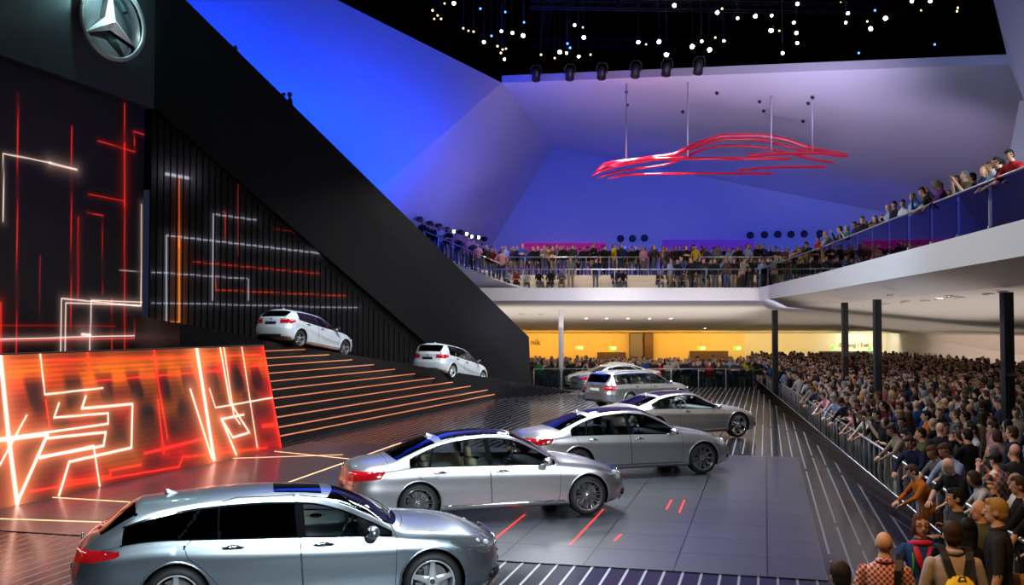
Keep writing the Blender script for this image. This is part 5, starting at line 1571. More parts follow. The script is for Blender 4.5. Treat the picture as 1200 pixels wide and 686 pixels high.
rail_thing('deck_rail', [V3(-1.0, 55.7, ZD + .88), V3(7.6, 55.7, ZD + .88)], 1.02, 'upper deck rail behind the seated people, left length', 'railing', 1.7, M['steel'], r=.035)
rail_thing('deck_rail', [V3(10.4, 55.7, ZD + .88), V3(16.0, 55.7, ZD + .88)], 1.02, 'upper deck rail behind the seated people, right length', 'railing', 1.7, M['steel'], r=.035)
rail_thing('ramp_rail', [P(497, 291, 57.4), P(586, 331, 53)], 1.0, 'thin rail on the white ramp behind the dark slab wall', 'railing', 1.2, M['steel'], r=.03)
o_ = V3(.10, 0, 0)
rail_thing('gallery_balustrade', [up(E[1], ZD) + o_, up(E[2], ZD) + o_, up(E[3], ZD) + o_, up(E[4], ZD) + o_], 1.06, 'blue tinted glass balustrade of the gallery at upper right', 'balustrade', 1.9, M['steel'], glassm=M['glass_rail'], gh=(.0, 1.03))

# ================================================================ pillars
def pillar(x, y, z1, r, m, label, sq=True):
    b = MB()
    if sq: b.box((0, 0, (z1 + .1) / 2), (r, r, z1 + .1 + .2), bev=.01)
    else: b.tube([V3(0, 0, 0), V3(0, 0, z1 + .3)], r / 2, 20)
    root = empty('pillar', (x, y, ZC), 0, label, 'pillar')
    o = b.build('shaft', m, root)
    b = MB(); b.box((0, 0, .03), (r * 1.8, r * 1.8, .06), bev=.01); b.build('base_plate', m, root)
def pil(px, Y, *a, **k): q = P(px, 381, Y); pillar(q.x, Y, *a, **k)
pil(908, 46.5, 4.15, .24, M['pillar_b'], 'leftmost black pillar, at the corner of the rail')
pil(990, 37.5, 4.30, .21, M['pillar_b'], 'second black pillar from the left in the crowd')
pil(1028, 30.5, 4.24, .21, M['pillar_b'], 'third black pillar from the left, nearest the bright cream wall')
pil(1180, 23.2, 4.22, .23, M['pillar_b'], 'rightmost and thickest black pillar in the crowd')
pil(657.5, 55.9, 4.3, .28, M['pillar_w'], 'pale round pillar left of the far cars', sq=False)

# ================================================================ red tube sculpture
sc = empty('hanging_sculpture', P(840, 185, 52), 0, 'red tubes hanging in the air that trace the outline of a car', 'sculpture')
def s8(pts, dy=0, r=.11, m=None):
    raw = [(680 + x / 3.636, 130 + y / 3.636) for x, y in pts]
    # smooth through the points
    q = pchip([(x, y) for x, y in sorted(raw)])
    xs = np.linspace(min(p[0] for p in raw), max(p[0] for p in raw), 30)
    r = r * .80; P_ = [P(x, float(q(x)), 52 + dy) for x in xs]
    rr = [r * (.45 if i in (0, 29) else 1) for i in range(30)]
    return child_at(sc, MB().tube(P_, rr, 12).build('tube', M['red_tube']))
s8([(66, 256), (80, 243), (120, 224), (200, 214), (300, 200), (400, 186), (470, 152), (540, 124), (620, 104), (740, 104), (860, 118), (960, 152), (1020, 168), (1142, 188)], 0, .14)
s8([(46, 278), (75, 260), (150, 238), (300, 210), (380, 200), (450, 172), (560, 132), (640, 120), (740, 122), (840, 140), (960, 172), (1136, 196)], .9, .10)
s8([(70, 288), (110, 272), (200, 252), (360, 230), (430, 205), (500, 172), (580, 152), (680, 149), (800, 160), (900, 184), (1000, 208), (1088, 221)], 1.8, .09)
s8([(120, 238), (200, 216), (300, 206), (420, 203), (600, 203), (760, 203), (898, 205)], -.5, .12)
s8([(116, 288), (200, 273), (330, 269), (560, 266), (700, 267), (830, 268)], 1.3, .09)
s8([(664, 253), (760, 245), (900, 239), (1052, 239)], 1.6, .09)
s8([(712, 191), (800, 184), (900, 181), (1000, 180), (1140, 190)], -.4, .12)
for px, y0, y1 in ((734, 98, 187), (806, 96, 185), (904, 112, 183), (952, 115, 178)):
    a = P(px, y1, 52); c = D_(px, y0); child_at(sc, MB().tube([a, c], .04, 6).build('cable', M['wire']))
for (px, py) in ((734, 107), (735, 122), (800, 130), (840, 108), (895, 129), (890, 118), (941, 141), (952, 113), (947, 120)):
    a = D_(px, py); b = MB(); b.tube([a + V3(0, -.05, -.10), a + V3(0, .1, .1)], .09, 10)
    tag(b.build('ceiling_anchor', M['black']), 'small black cable anchor on the pale sloping ceiling', 'anchor', 'cable anchors on the sloping ceiling')

# ================================================================ stage rig
def truss(a, c, s=.45, label=''):
    a = Vector(a); c = Vector(c); b = MB(); d = (c - a); n = int(d.length / .9); t = d.normalized()
    sd = t.cross(V3(0, 0, 1)).normalized() * s / 2; u_ = V3(0, 0, s / 2)
    cs = [sd + u_, -sd + u_, -sd - u_, sd - u_]
    for q in cs: b.tube([a + q, c + q], .035, 6)
    for k in range(n):
        p0 = a + d * (k / n); p1 = a + d * ((k + 1) / n)
        for i in range(4):
            b.tube([p0 + cs[i], p1 + cs[(i + 1) % 4]], .016, 4); b.tube([p0 + cs[i], p0 + cs[(i + 1) % 4]], .016, 4)
    o = b.build('lighting_truss', M['truss']); tag(o, label, 'truss'); return o
TR = [((-14, 44, 20.5), (28, 46, 20.5)), ((1, 52.5, 20.5), (30, 54, 20.5)), ((1, 60, 20.5), (32, 60, 20.5)), ((2, 39, 21.2), (2, 66, 21.2)), ((12, 39, 21.2), (13, 66, 21.2)), ((21, 39, 21.2), (23, 66, 21.2)), ((-12, 37, 23), (34, 37, 23))]
for i, (a, c) in enumerate(TR):
    truss(a, c, .45, 'black lighting truss under the dark ceiling, ' + ['the nearest crosswise one', 'the middle crosswise one', 'the farthest crosswise one', 'the left of three running to the back', 'the middle of three running to the back', 'the right of three running to the back', 'the highest one at the top edge'][i])
def fixture(name, loc, tgt, s, lens, label, group, on=True, cat='spotlight', drop=None):
    r = empty(name, loc, 0, label, cat, group)
    r.rotation_euler = (Vector(tgt) - Vector(loc)).to_track_quat('-Z', 'Y').to_euler()
    b = MB(); b.lathe([(.0001, .32 * s), (.12 * s, .30 * s), (.15 * s, .10 * s), (.17 * s, -.22 * s), (.15 * s, -.22 * s), (.13 * s, -.15 * s)], 14)
    b.build('housing', M['truss'], r)
    b = MB(); b.lathe([(.0001, -.17 * s), (.13 * s, -.165 * s), (.15 * s, -.19 * s)], 14); b.build('lens', lens, r)
    b = MB(); b.tube([(.19 * s, 0, 0), (.20 * s, 0, .25 * s), (.12 * s, 0, .42 * s), (-.12 * s, 0, .42 * s), (-.20 * s, 0, .25 * s), (-.19 * s, 0, 0)], .022 * s, 5); b.build('yoke', M['truss'], r)
    if drop:
        h = MB().tube([Vector(loc) + V3(0, 0, .15), V3(loc[0], loc[1], drop)], .010, 4).build('drop_pipe', M['truss'], r)
        h.matrix_parent_inverse = Matrix.LocRotScale(Vector(loc), r.rotation_euler, None).inverted()
    return r
rnd = random.Random(3)
white_px = [(532, 3), (588, 36), (600, 38), (567, 49), (613, 41), (591, 69), (673, 29), (684, 43), (656, 60), (664, 62), (678, 66), (748, 49), (772, 48), (790, 6), (840, 14), (822, 48), (848, 47), (811, 54), (831, 58), (864, 21), (885, 18), (904, 18), (934, 4), (904, 34), (930, 26), (933, 38), (934, 50), (993, 15), (991, 26), (1037, 21), (1068, 1), (1090, 1), (1020, 33), (917, 62), (781, 64)]
for px, py in white_px:
    Y = rnd.uniform(40, 52); q = P(px, py, Y); s = .55 * rnd.uniform(.8, 1.3)
    fixture('stage_spotlight', q, (q.x * .72 + rnd.uniform(-4, 4), rnd.uniform(16, 30), 4), s, M['bulb'], 'lit white stage spotlight in the dark rigging', 'lit white spotlights in the rigging', drop=27)
warm_px = [(521, 4), (507, 12), (513, 18), (509, 22), (517, 22), (543, 33), (549, 36), (555, 37), (583, 54), (589, 58), (593, 57), (587, 62), (634, 64), (650, 68), (683, 32), (692, 64), (757, 52), (846, 10), (838, 44), (913, 36), (985, 3), (1079, 12), (1122, 9), (1121, 13), (1016, 25)]
for px, py in warm_px:
    Y = rnd.uniform(50, 64); q = P(px, py, Y); 
    fixture('work_lamp', q, (q.x * .8, 20, 6), .38, M['bulb_w'], 'small warm lamp glowing in the dark rigging', 'warm lamps in the rigging', cat='lamp', drop=27)
for px, py in [(563, 10), (592, 14), (614, 26), (665, 51), (668, 56), (1025, 12), (576, 42), (1095, 52), (1006, 62)]:
    q = P(px, py, 50); fixture('blue_lamp', q, (q.x * .8, 20, 6), .4, M['bulb_b'], 'small blue lamp glowing in the dark rigging', 'blue lamps in the rigging', cat='lamp', drop=27)
for i, (px, py) in enumerate([(628, 94), (667, 93), (704, 92), (743, 90), (779, 88), (816, 86)]):
    q = D_(px, py) + V3(0, -.6, .15); fixture('wash_light', q, q + V3(0, 3, -3), 1.5, M['black'], 'black wash light hanging at the rim of the sloping ceiling', 'wash lights along the rim', cat='spotlight')
for px, py in [(486, 258), (498, 263), (509, 266), (518, 270), (526, 272), (534, 273), (541, 275), (547, 278), (555, 279), (562, 281)]:
    q = B_(px, py) + V3(.3, -.5, 0)
    lit = px in (526, 541, 555, 547)
    fixture('wall_spotlight', q, q + V3(3, -6, -1), .7 if lit else 1.0, M['bulb'] if lit else M['black'], 'lit round spotlight on the lilac wall above the left ramp' if lit else 'dark round spotlight on the lilac wall above the left ramp', 'lit wall spotlights' if lit else 'dark wall spotlights', cat='spotlight')
for px, py in [(727, 280), (741, 280), (755, 279.5), (879, 276), (895.5, 275.5), (911, 275), (926.5, 275), (942, 274.5), (960.5, 274)]:
    q = C_(px, py); r = empty('wall_speaker', q + V3(0, -.02, 0), 0, 'round dark loudspeaker on the blue back wall, ' + ('left group of three' if px < 800 else 'right group of six'), 'loudspeaker', 'round speakers left' if px < 800 else 'round speakers right')
    b = MB(); b.lathe([(.25, 0), (.26, -.10), (.22, -.12), (.19, -.09)], 24, axis='y'); b.build('rim', M['black'], r)
    b = MB(); b.lathe([(.19, -.09), (.08, -.03), (.06, -.06), (.0001, -.08)], 20, axis='y'); b.build('cone', mat('speaker cone', (.03, .03, .05), .5) if 'cone' not in M else M['cone'], r)
# lit panels on the back wall
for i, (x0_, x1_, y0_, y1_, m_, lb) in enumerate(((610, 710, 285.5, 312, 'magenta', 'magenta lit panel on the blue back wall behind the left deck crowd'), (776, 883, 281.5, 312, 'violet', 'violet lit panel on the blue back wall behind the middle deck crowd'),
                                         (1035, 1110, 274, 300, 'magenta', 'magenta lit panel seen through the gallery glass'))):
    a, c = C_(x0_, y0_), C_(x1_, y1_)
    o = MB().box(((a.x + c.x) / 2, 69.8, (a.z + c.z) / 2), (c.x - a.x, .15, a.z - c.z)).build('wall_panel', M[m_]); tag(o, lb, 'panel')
# exit signs and lettering under the deck
for i, (px, py) in enumerate([(679, 408), (718, 408.5), (822, 408.5), (864, 408.5), (978, 408), (1021.5, 409)]):
    q = P(px, py, 73.6); r = empty('exit_sign', q, 0, 'green running man sign over the far crowd, ' + ['just right of the pale pillar', 'second from the pale pillar', 'above the brown door', 'right of the brown door', 'left of the second black pillar', 'beside the third black pillar'][i], 'sign')
    MB().box((0, 0, 0), (.55, .06, .26), bev=.01).build('sign_box', M['exit'], r)
    b = MB(); b.ball((.03, -.04, .07), (.03, .015, .03), 8); b.tube([(.0, -.04, .04), (-.02, -.04, -.03), (-.09, -.04, -.07)], .016, 5); b.tube([(-.02, -.04, -.03), (.05, -.04, -.05), (.05, -.04, -.10)], .016, 5)
    b.tube([(-.10, -.04, .02), (.0, -.04, .035), (.08, -.04, .0)], .013, 5); b.box((.17, -.035, 0), (.10, .01, .17)); b.build('running_figure', M['exit_w'], r)
    MB().tube([(0, 0, .13), (0, 0, 2.9 - q.z)], .012, 6).build('hanger', M['steel'], r)
def text(s, loc, size, rz, m, label, name='wall_lettering'):
    c = bpy.data.curves.new(name, 'FONT'); c.body = s; c.size = size; c.extrude = .02; c.align_x = 'CENTER'; c.align_y = 'CENTER'
    o = bpy.data.objects.new('tmp', c); COL.objects.link(o)
    dg = bpy.context.evaluated_depsgraph_get(); me = bpy.data.meshes.new_from_object(o.evaluated_get(dg), depsgraph=dg)
    bpy.data.objects.remove(o); me.materials.clear(); me.materials.append(m)
    o = put(bpy.data.objects.new(name, me)); o.location = loc; o.rotation_euler = (PI / 2, 0, rz); tag(o, label, 'sign'); return o
text('nik', P(627.5, 401.5, 74.9), .62, 0, M['letters'], 'grey letters on the warm wall beside the end of the slab wall')
text('Eingang / Exit', P(1001, 404.5, 74.9), .42, 0, M['letters'], 'small grey lettering on the cream wall between two black pillars')
text('Technologie', P(1051, 404.5, 72.9) + V3(-.25, 0, 0), .36, 0, M['letters'], 'faint lettering beside the bright end of the cream wall') if False else None
# downlights in the soffit
def soffit_z(x, y):
    if y > 55.2 and x < 14: return 4.26 - 1.51 * (y - 55.3) / 19.7
    # right part: between inner edge and side wall
    xi = 10.9 + (y - 18.6) * .107; xo = 31.5 - (y - 30) * .085
    t = (x - xi) / (xo - xi); return 4.26 + (2.85 - 4.26) * t
def downlight(px, py, m, lab, grp, right=False):
    d = ray(px, py); o = V3(0, 0, CAMH); best = None
    for k in range(200, 800):
        q = o + d * (k * .1)
        if q.z > soffit_z(q.x, q.y): best = q; break
    if best is None: return
    q = best; q.z = soffit_z(q.x, q.y) - .01
    r = empty('downlight', q, 0, lab, 'downlight', grp)
    MB().lathe([(.15, 0), (.15, -.035), (.11, -.035), (.10, -.01)], 18).build('rim', M['alu'], r)
    MB().lathe([(.0001, -.02), (.10, -.015)], 16).build('lens', m, r)
for px in (687, 711, 736, 761, 786): downlight(px, 373.5, M['bulb_o'], 'bright round downlight in the row under the upper deck', 'downlights in the row under the deck')
for px, py in ((826, 385), (877, 385), (1101, 350), (1128, 370), (1121, 386), (1139, 385.5), (1157, 385), (1047, 391)): downlight(px, py, M['bulb_o'], 'lit downlight in the low ceiling on the right', 'lit downlights on the right')
for px, py in ((611, 368), (634, 368), (626, 385), (650, 385), (767, 385), (868, 384.5), (893, 384.5), (920, 384.5), (948, 384.5), (967, 363), (997, 361), (1015, 358), (1038, 356), (1060, 354), (1084, 352), (1045, 345), (1062, 353), (1115, 347), (1124, 348), (1158, 344), (1176, 341), (1046, 386), (1068, 386), (1092, 386), (1113, 386), (1070, 372), (1083, 371), (1095, 370)):
    downlight(px, py, M['black'], 'unlit dark recess in the low ceiling', 'unlit recesses in the low ceiling')
# ================================================================ the crowd
rc = random.Random(11)
def plaid(name, a, b_, c, sc):
    m = mat(name, a, .85); nt = m.node_tree; N = nt.nodes; Lk = nt.links
    tc = N.new('ShaderNodeTexCoord')
    def chk(sx, sy, sz, off):
        mp = N.new('ShaderNodeMapping'); mp.inputs['Scale'].default_value = (sx, sy, sz); mp.inputs['Location'].default_value = off
        Lk.new(tc.outputs['Object'], mp.inputs[0]); ck = N.new('ShaderNodeTexChecker'); ck.inputs['Scale'].default_value = 1
        Lk.new(mp.outputs[0], ck.inputs['Vector']); return ck
    k1 = chk(sc, 0, sc, (.01, .5, .02)); k1.inputs['Color1'].default_value = (*a, 1); k1.inputs['Color2'].default_value = (*b_, 1)
    k2 = chk(sc * .5, 0, 0, (.3, .5, .5)); k2.inputs['Color1'].default_value = (1, 1, 1, 1); k2.inputs['Color2'].default_value = (*c, 1)
    mx = N.new('ShaderNodeMix'); mx.data_type = 'RGBA'; mx.blend_type = 'MULTIPLY'; mx.inputs['Factor'].default_value = .7
    Lk.new(k1.outputs['Color'], mx.inputs['A']); Lk.new(k2.outputs['Color'], mx.inputs['B']); Lk.new(mx.outputs['Result'], N['Principled BSDF'].inputs['Base Color'])
    return m
M['top']['red and white checked'] = plaid('red check shirt', (.55, .45, .42), (.28, .02, .02), (1, .8, .8), 38)
M['top']['orange, white and blue checked'] = plaid('bright check shirt', (.60, .58, .52), (.55, .10, .03), (.25, .5, .75), 16)
M['top']['pale lilac grey'] = mat('pale lilac grey cloth', (.36, .31, .33), .85, bump=(18, .5))
M['yellow_bag'] = mat('yellow bag cloth', (.75, .52, .01), .75, bump=(20, .3))
M['phone'] = mat('phone body', (.02, .02, .02), .2); M['phone_lit'] = mat('phone screen', (.1, .3, .35), .2, emit=(.35, .8, .9), es=1.2)
LIB = {}
def lib(pose, hair, female, sleeve, hi=False):
    k = (pose, hair, female, sleeve, hi)
    if k not in LIB:
        LIB[k] = build_figure(POSES[pose], hair=hair, female=female, sleeve=sleeve, voxel=.011 if hi else .019, target=14000 if hi else 2600)
    return LIB[k]
HERO_P = []
used_lab = set()
def person(x, y, z, rz, s, pose, hair, female, sleeve, skin, hc, top, trs, label, group=None, hi=False, name='person'):
    me, inf = lib(pose, hair, female, sleeve, hi)
    o = bpy.data.objects.new(name, me); COL.objects.link(o)
    o.location = (x, y, z); o.rotation_euler = (0, 0, rz); o.scale = (s, s, s)
    dress(o, skin, hc, top, trs)
    return tag(o, label, 'person', group)
def HL(hair, hc, female):
    if hair == 'bald': return 'bald head'
    if hair == 'cap': return hc + ' cap' if hc not in ('fair', 'auburn') else hc + ' cap'
    return {'short': hc + ' hair', 'long': 'long ' + hc + ' hair', 'bob': hc + ' bob', 'tail': hc + ' ponytail'}[hair]
TW = [('black', 34), ('charcoal', 20), ('navy', 18), ('grey', 8), ('white', 9), ('pale blue', 7), ('red', 4), ('green', 3), ('brown', 6), ('beige', 5), ('pink', 3), ('orange', 2), ('blue', 4), ('maroon', 4), ('olive', 4), ('teal', 2), ('purple', 1), ('yellow', 1)]
TL = [k for k, n in TW for _ in range(n)]
PP = {'down': 'arms down', 'cross': 'arms folded', 'rail': 'leaning', 'photo': 'hands at face', 'phone': 'hand held up', 'look': 'looking round',
      'hips': 'hands on hips', 'sit': 'sitting', 'sitlean': 'sitting bent', 'walk': 'walking'}
def rnd_person(x, y, z, rz, zone, poses, grp, smax=1.06):
    for _ in range(400):
        fem = rc.random() < .33
        hair = rc.choice(['long', 'bob', 'tail', 'long']) if fem else rc.choice(['short'] * 7 + ['bald', 'cap'])
        hc = rc.choice(['black'] * 4 + ['brown'] * 5 + ['auburn', 'fair', 'grey'])
        sl = rc.choice(['long', 'long', 'short']); top = rc.choice(TL); pose = rc.choice(poses)
        key = (zone, top, hair, hc if hair != 'bald' else '', pose)
        if key in used_lab: continue
        used_lab.add(key); break
    lab = '%s, %s top, %s, %s' % (HL(hair, hc, fem), top, PP[pose], zone)
    s = rc.uniform(.94, smax) * (.95 if fem else 1)
    return person(x, y, z, rz, s, pose, hair, fem, sl, rc.choice([0, 0, 1, 1, 2, 3]), hc, top, rc.choice(['dark', 'dark', 'denim', 'khaki', 'grey']), lab, grp)

def hero(px, Y, s, rz, pose, hair, fem, sl, skin, hc, top, trs, label, dy=0):
    q = P(px, 381, Y); x = q.x
    HERO_P.append((x, Y))
    return person(x, Y, ZC, rz, s, pose, hair, fem, sl, skin, hc, top, trs, label, None, True)
hero(982, 8.15, 1.0, .15, 'down', 'short', False, 'long', 1, 'brown', 'black', 'dark', 'person whose dark head just shows at the bottom edge, alone on the left')
h2 = hero(1033, 9.4, .99, -.25, 'down', 'bald', False, 'long', 1, 'grey', 'red and white checked', 'dark', 'bald person from behind in a red and white checked shirt with a dark bag')
h3 = hero(1075, 10.5, .97, PI - .1, 'phone', 'bob', True, 'long', 1, 'auburn', 'blue', 'denim', 'person with glasses, chin length auburn hair, blue jacket and red scarf facing the camera')
h4 = hero(1113, 9.35, 1.05, -.12, 'down', 'short', False, 'long', 1, 'brown', 'pale lilac grey', 'khaki', 'person from behind in a pale shirt wearing a yellow backpack')
hero(1131, 10.25, .97, -.5, 'cross', 'long', True, 'long', 2, 'black', 'black', 'dark', 'person with long dark hair between the yellow backpack and the fair haired person')
hero(1119, 11.7, 1.01, 1.35, 'cross', 'short', False, 'long', 2, 'black', 'charcoal', 'dark', 'dark haired person in profile facing left above the long haired one')
h7 = hero(1166, 10.1, 1.10, 1.1, 'down', 'short', False, 'short', 1, 'fair', 'charcoal', 'khaki', 'tall person with short fair hair in a charcoal shirt with a tan shoulder bag')
hero(1146, 11.3, .97, 1.7, 'down', 'bald', False, 'long', 1, 'grey', 'olive', 'dark', 'bald person half hidden behind the fair haired one')
hero(1194, 12.5, 1.02, 1.2, 'photo', 'short', False, 'long', 2, 'brown', 'black', 'dark', 'dark clad person at the right edge with raised hands above the fair haired one')
hero(1126, 15.0, 1.0, 1.9, 'rail', 'bald', False, 'short', 1, 'brown', 'black', 'dark', 'bald person in a black shirt bending towards the handrail')
h11 = hero(1086, 15.4, .90, 1.5, 'rail', 'short', False, 'long', 1, 'brown', 'orange', 'denim', 'young person in an orange jacket leaning on the near end of the handrail')
hero(1166, 15.3, .98, .4, 'photo', 'cap', False, 'short', 1, 'black', 'orange, white and blue checked', 'dark', 'person in a black cap and a bright checked shirt seen from behind')
h13 = hero(1139, 19.4, 1.0, 1.5, 'photo', 'short', False, 'long', 2, 'black', 'white', 'dark', 'person in a white shirt holding up a phone behind the bald one in black')
hero(1163, 19.3, 1.03, 1.3, 'down', 'short', False, 'long', 1, 'brown', 'pink', 'dark', 'person in a pink shirt beside the white shirted one with the phone')
h15 = hero(1057, 20.9, 1.0, 2.0, 'photo', 'short', False, 'long', 2, 'black', 'charcoal', 'dark', 'person in a charcoal suit raising a camera at the handrail')
hero(1076, 18.0, 1.0, 2.1, 'rail', 'short', False, 'long', 1, 'brown', 'navy', 'dark', 'person in navy with short brown hair leaning over the handrail behind the orange jacket')
hero(1085, 21.8, 1.03, 1.3, 'cross', 'short', False, 'long', 1, 'black', 'orange', 'dark', 'person in an orange jumper with folded arms, second row from the handrail')
h18 = hero(1181, 24.6, 1.0, .5, 'down', 'short', False, 'short', 1, 'brown', 'green', 'denim', 'person in a green shirt carrying a blue backpack near the rightmost pillar')
hero(1186, 17.2, .88, .6, 'down', 'short', False, 'long', 1, 'brown', 'green', 'dark', 'short person in a green hooded top at the right edge')
hero(985, 28.6, 1.0, 1.9, 'rail', 'short', False, 'long', 1, 'grey', 'pale blue', 'dark', 'grey haired person in a pale blue shirt leaning on the middle of the handrail')
hero(1027, 22.6, 1.0, 1.8, 'photo', 'short', False, 'short', 1, 'black', 'black', 'dark', 'person in a short sleeved black top photographing over the handrail')

for (hk, hr, fm, sl, ps, hm) in ((h2, 'bald', False, 'long', 'down', 'red and white checked'), (h4, 'short', False, 'long', 'down', 'pale lilac grey'), (h7, 'short', False, 'short', 'down', 'charcoal')):
    Tn = lib(ps, hr, fm, sl, True)[1]['T']; b = MB()
    for rr_, zz_ in ((.068, .520),):
        b.tube([Tn((math.cos(a) * .074, math.sin(a) * .070 - .004, .535 - .018 * math.sin(a))) for a in [2 * PI * k / 20 for k in range(20)]], .017, 8, closed=True, flat=1.5)
    b.build('collar', M['top'][hm], hk)
# glasses, scarf, bags, phones of the near people
def hp_of(o, inf, p): 
    return o.matrix_basis @ (inf['HM'] @ V3(*p))
def at(o, p): 
    return Matrix.LocRotScale(o.location, o.rotation_euler, o.scale) @ V3(*p)
_, inf = lib('phone', 'bob', True, 'long', True)
HM_ = inf['HM']
b = MB()
for sd in (-1, 1):
    c = V3(sd * .031, .094, .010); N_ = 16
    b.tube([HM_ @ (c + V3(math.cos(2 * PI * k / N_) * .024, 0, math.sin(2 * PI * k / N_) * .016)) for k in range(N_)], .0028, 5, closed=True)
    b.tube([HM_ @ V3(sd * .055, .09, .014), HM_ @ V3(sd * .078, 0, .012)], .0028, 5)
b.tube([HM_ @ V3(-.008, .097, .012), HM_ @ V3(.008, .097, .012)], .0028, 5)
b.build('glasses', M['black'], h3)
T_ = inf['T']
b = MB()
b.tube([T_((math.cos(a) * .095, math.sin(a) * .085 + .01, .49 + .02 * math.sin(a))) for a in [2 * PI * k / 18 for k in range(18)]], .032, 8, closed=True)
for sd in (-1, 1): b.tube([T_((sd * .07, .09, .47)), T_((sd * .055, .145, .36)), T_((sd * .02, .155, .22))], [.035, .04, .03], 8, flat=.5)
b.build('scarf', mat('crimson scarf', (.50, .01, .04), .85), h3)
b = MB(); b.tube([T_((.10, .06, .47)), T_((.11, .135, .35)), T_((.12, .14, .15))], .012, 6, flat=.5); b.build('lanyard', mat('green strap', (.06, .30, .03), .7), h3)
def hand_world(o, inf, side):
    for (W, d, sd, k) in inf['hands']:
        if sd == side: return Matrix.LocRotScale(o.location, o.rotation_euler, o.scale) @ (W + d * .09), d
def phone(o, inf, side, label, lit=False, cam_=False):
    q, d = hand_world(o, inf, side)
    r = empty('camera' if cam_ else 'phone', q, o.rotation_euler.z, label, 'camera' if cam_ else 'phone')
    if cam_:
        MB().box((0, 0, .02), (.13, .06, .09), bev=.012).build('camera_body', M['phone'], r)
        MB().lathe([(.0001, .10), (.035, .10), (.038, .03), (.038, .0)], 18, axis='y').build('camera_lens', M['gloss_black'], r)
    else:
        MB().box((0, 0, .05), (.075, .010, .145), bev=.005).build('phone_body', M['phone'], r)
        MB().box((0, -.0065, .05), (.064, .003, .125)).build('phone_display', M['phone_lit'] if lit else M['gloss_black'], r)
phone(h3, inf, -1, 'dark phone held up by the person with glasses and red scarf')
phone(h13, lib('photo', 'short', False, 'long', True)[1], -1, 'phone with a lit display held by the person in the white shirt', lit=True)
phone(h15, lib('photo', 'short', False, 'long', True)[1], -1, 'black camera held by the person in the charcoal suit', cam_=True)
def ribbon(pts, wd, th=.006, wv=(1, 0, 0)):
    b = MB(); wv = Vector(wv); vs = []
    for i, p in enumerate(pts):
        p = Vector(p); t = (Vector(pts[min(i + 1, len(pts) - 1)]) - Vector(pts[max(i - 1, 0)])).normalized(); n = t.cross(wv).normalized()
        for a, c in ((-1, -1), (1, -1), (1, 1), (-1, 1)): vs.append(p + wv * a * wd / 2 + n * c * th)
    fs = [(4 * i + k, 4 * i + (k + 1) % 4, 4 * i + 4 + (k + 1) % 4, 4 * i + 4 + k) for i in range(len(pts) - 1) for k in range(4)]
    fs += [(3, 2, 1, 0), tuple(len(vs) - 4 + k for k in range(4))]
    return b.add(vs, fs, 0, False)
def backpack(o, col_, label, s=1.0):
    r = empty('backpack', o.location + V3(0, 0, 0), o.rotation_euler.z, label, 'backpack'); r.scale = (o.scale.x,) * 3
    b = MB(); vs = []; fs = []; n = 18
    for (z, w_, d_, yo) in ((.90, .02, .02, -.20), (.90, .13, .06, -.20), (.93, .165, .085, -.21), (1.06, .165, .10, -.22), (1.18, .145, .09, -.21), (1.26, .105, .06, -.19), (1.30, .06, .03, -.175), (1.305, .01, .01, -.17)):
        for k in range(n):
            a = 2 * PI * k / n; ca, sa = math.cos(a), math.sin(a)
            vs.append((w_ * math.copysign(abs(ca) ** .6, ca) * s, yo + d_ * math.copysign(abs(sa) ** .7, sa), z))
    for i in range(7):
        for k in range(n): fs.append((i * n + k, i * n + (k + 1) % n, (i + 1) * n + (k + 1) % n, (i + 1) * n + k))
    b.add(vs, fs, 0, True); b.build('bag_body', col_, r)
    ribbon([(-.13, -.27, 1.14), (-.10, -.295, 1.21), (0, -.30, 1.235), (.10, -.295, 1.21), (.13, -.27, 1.14)], .012, .006, (0, .3, 1)).build('zip', M['black'], r)
    ribbon([(-.03, -.24, 1.27), (-.02, -.25, 1.31), (.02, -.25, 1.31), (.03, -.24, 1.27)], .02, .005, (0, 1, 0)).build('carry_loop', M['black'], r)
    for sd in (-1, 1):
        ribbon([(sd * .045, -.20, 1.24), (sd * .07, -.165, 1.34), (sd * .095, -.135, 1.43), (sd * .11, -.09, 1.495), (sd * .115, -.02, 1.525), (sd * .12, .07, 1.49), (sd * .13, .135, 1.38), (sd * .15, .13, 1.22), (sd * .19, .02, 1.06), (sd * .16, -.15, .98)], .065).build('strap', M['black'], r)
    return r
backpack(h4, M['yellow_bag'], 'yellow backpack with black straps on the person in the pale shirt')
backpack(h18, M['top']['teal'], 'blue backpack on the person in the green shirt')
r = empty('shoulder_bag', h2.location, h2.rotation_euler.z, 'dark shoulder bag with a red panel slung across the checked shirt', 'bag')
ribbon([(.14, .02, 1.52), (.12, -.10, 1.485), (.10, -.15, 1.40), (.09, -.165, 1.25), (.10, -.17, 1.10)], .06).build('strap', M['black'], r)
b = MB(); b.box((.12, -.24, 1.0), (.30, .14, .26), bev=.05); b.build('bag_body', M['black'], r)
b = MB(); b.box((.04, -.315, 1.05), (.10, .02, .12), bev=.008); b.build('bag_panel', M['top']['maroon'], r)
r = empty('shoulder_bag', h7.location, h7.rotation_euler.z, 'tan bag hanging at the side of the fair haired person', 'bag')
b = MB(); b.box((.28, -.10, .98), (.12, .34, .28), bev=.05); b.build('bag_body', mat('tan leather', (.30, .14, .04), .55), r)
b = MB(); b.tube([(.28, .02, 1.1), (.24, .05, 1.3), (.12, .0, 1.56), (.24, -.18, 1.3), (.28, -.2, 1.1)], .014, 6); b.build('strap', M['black'], r)

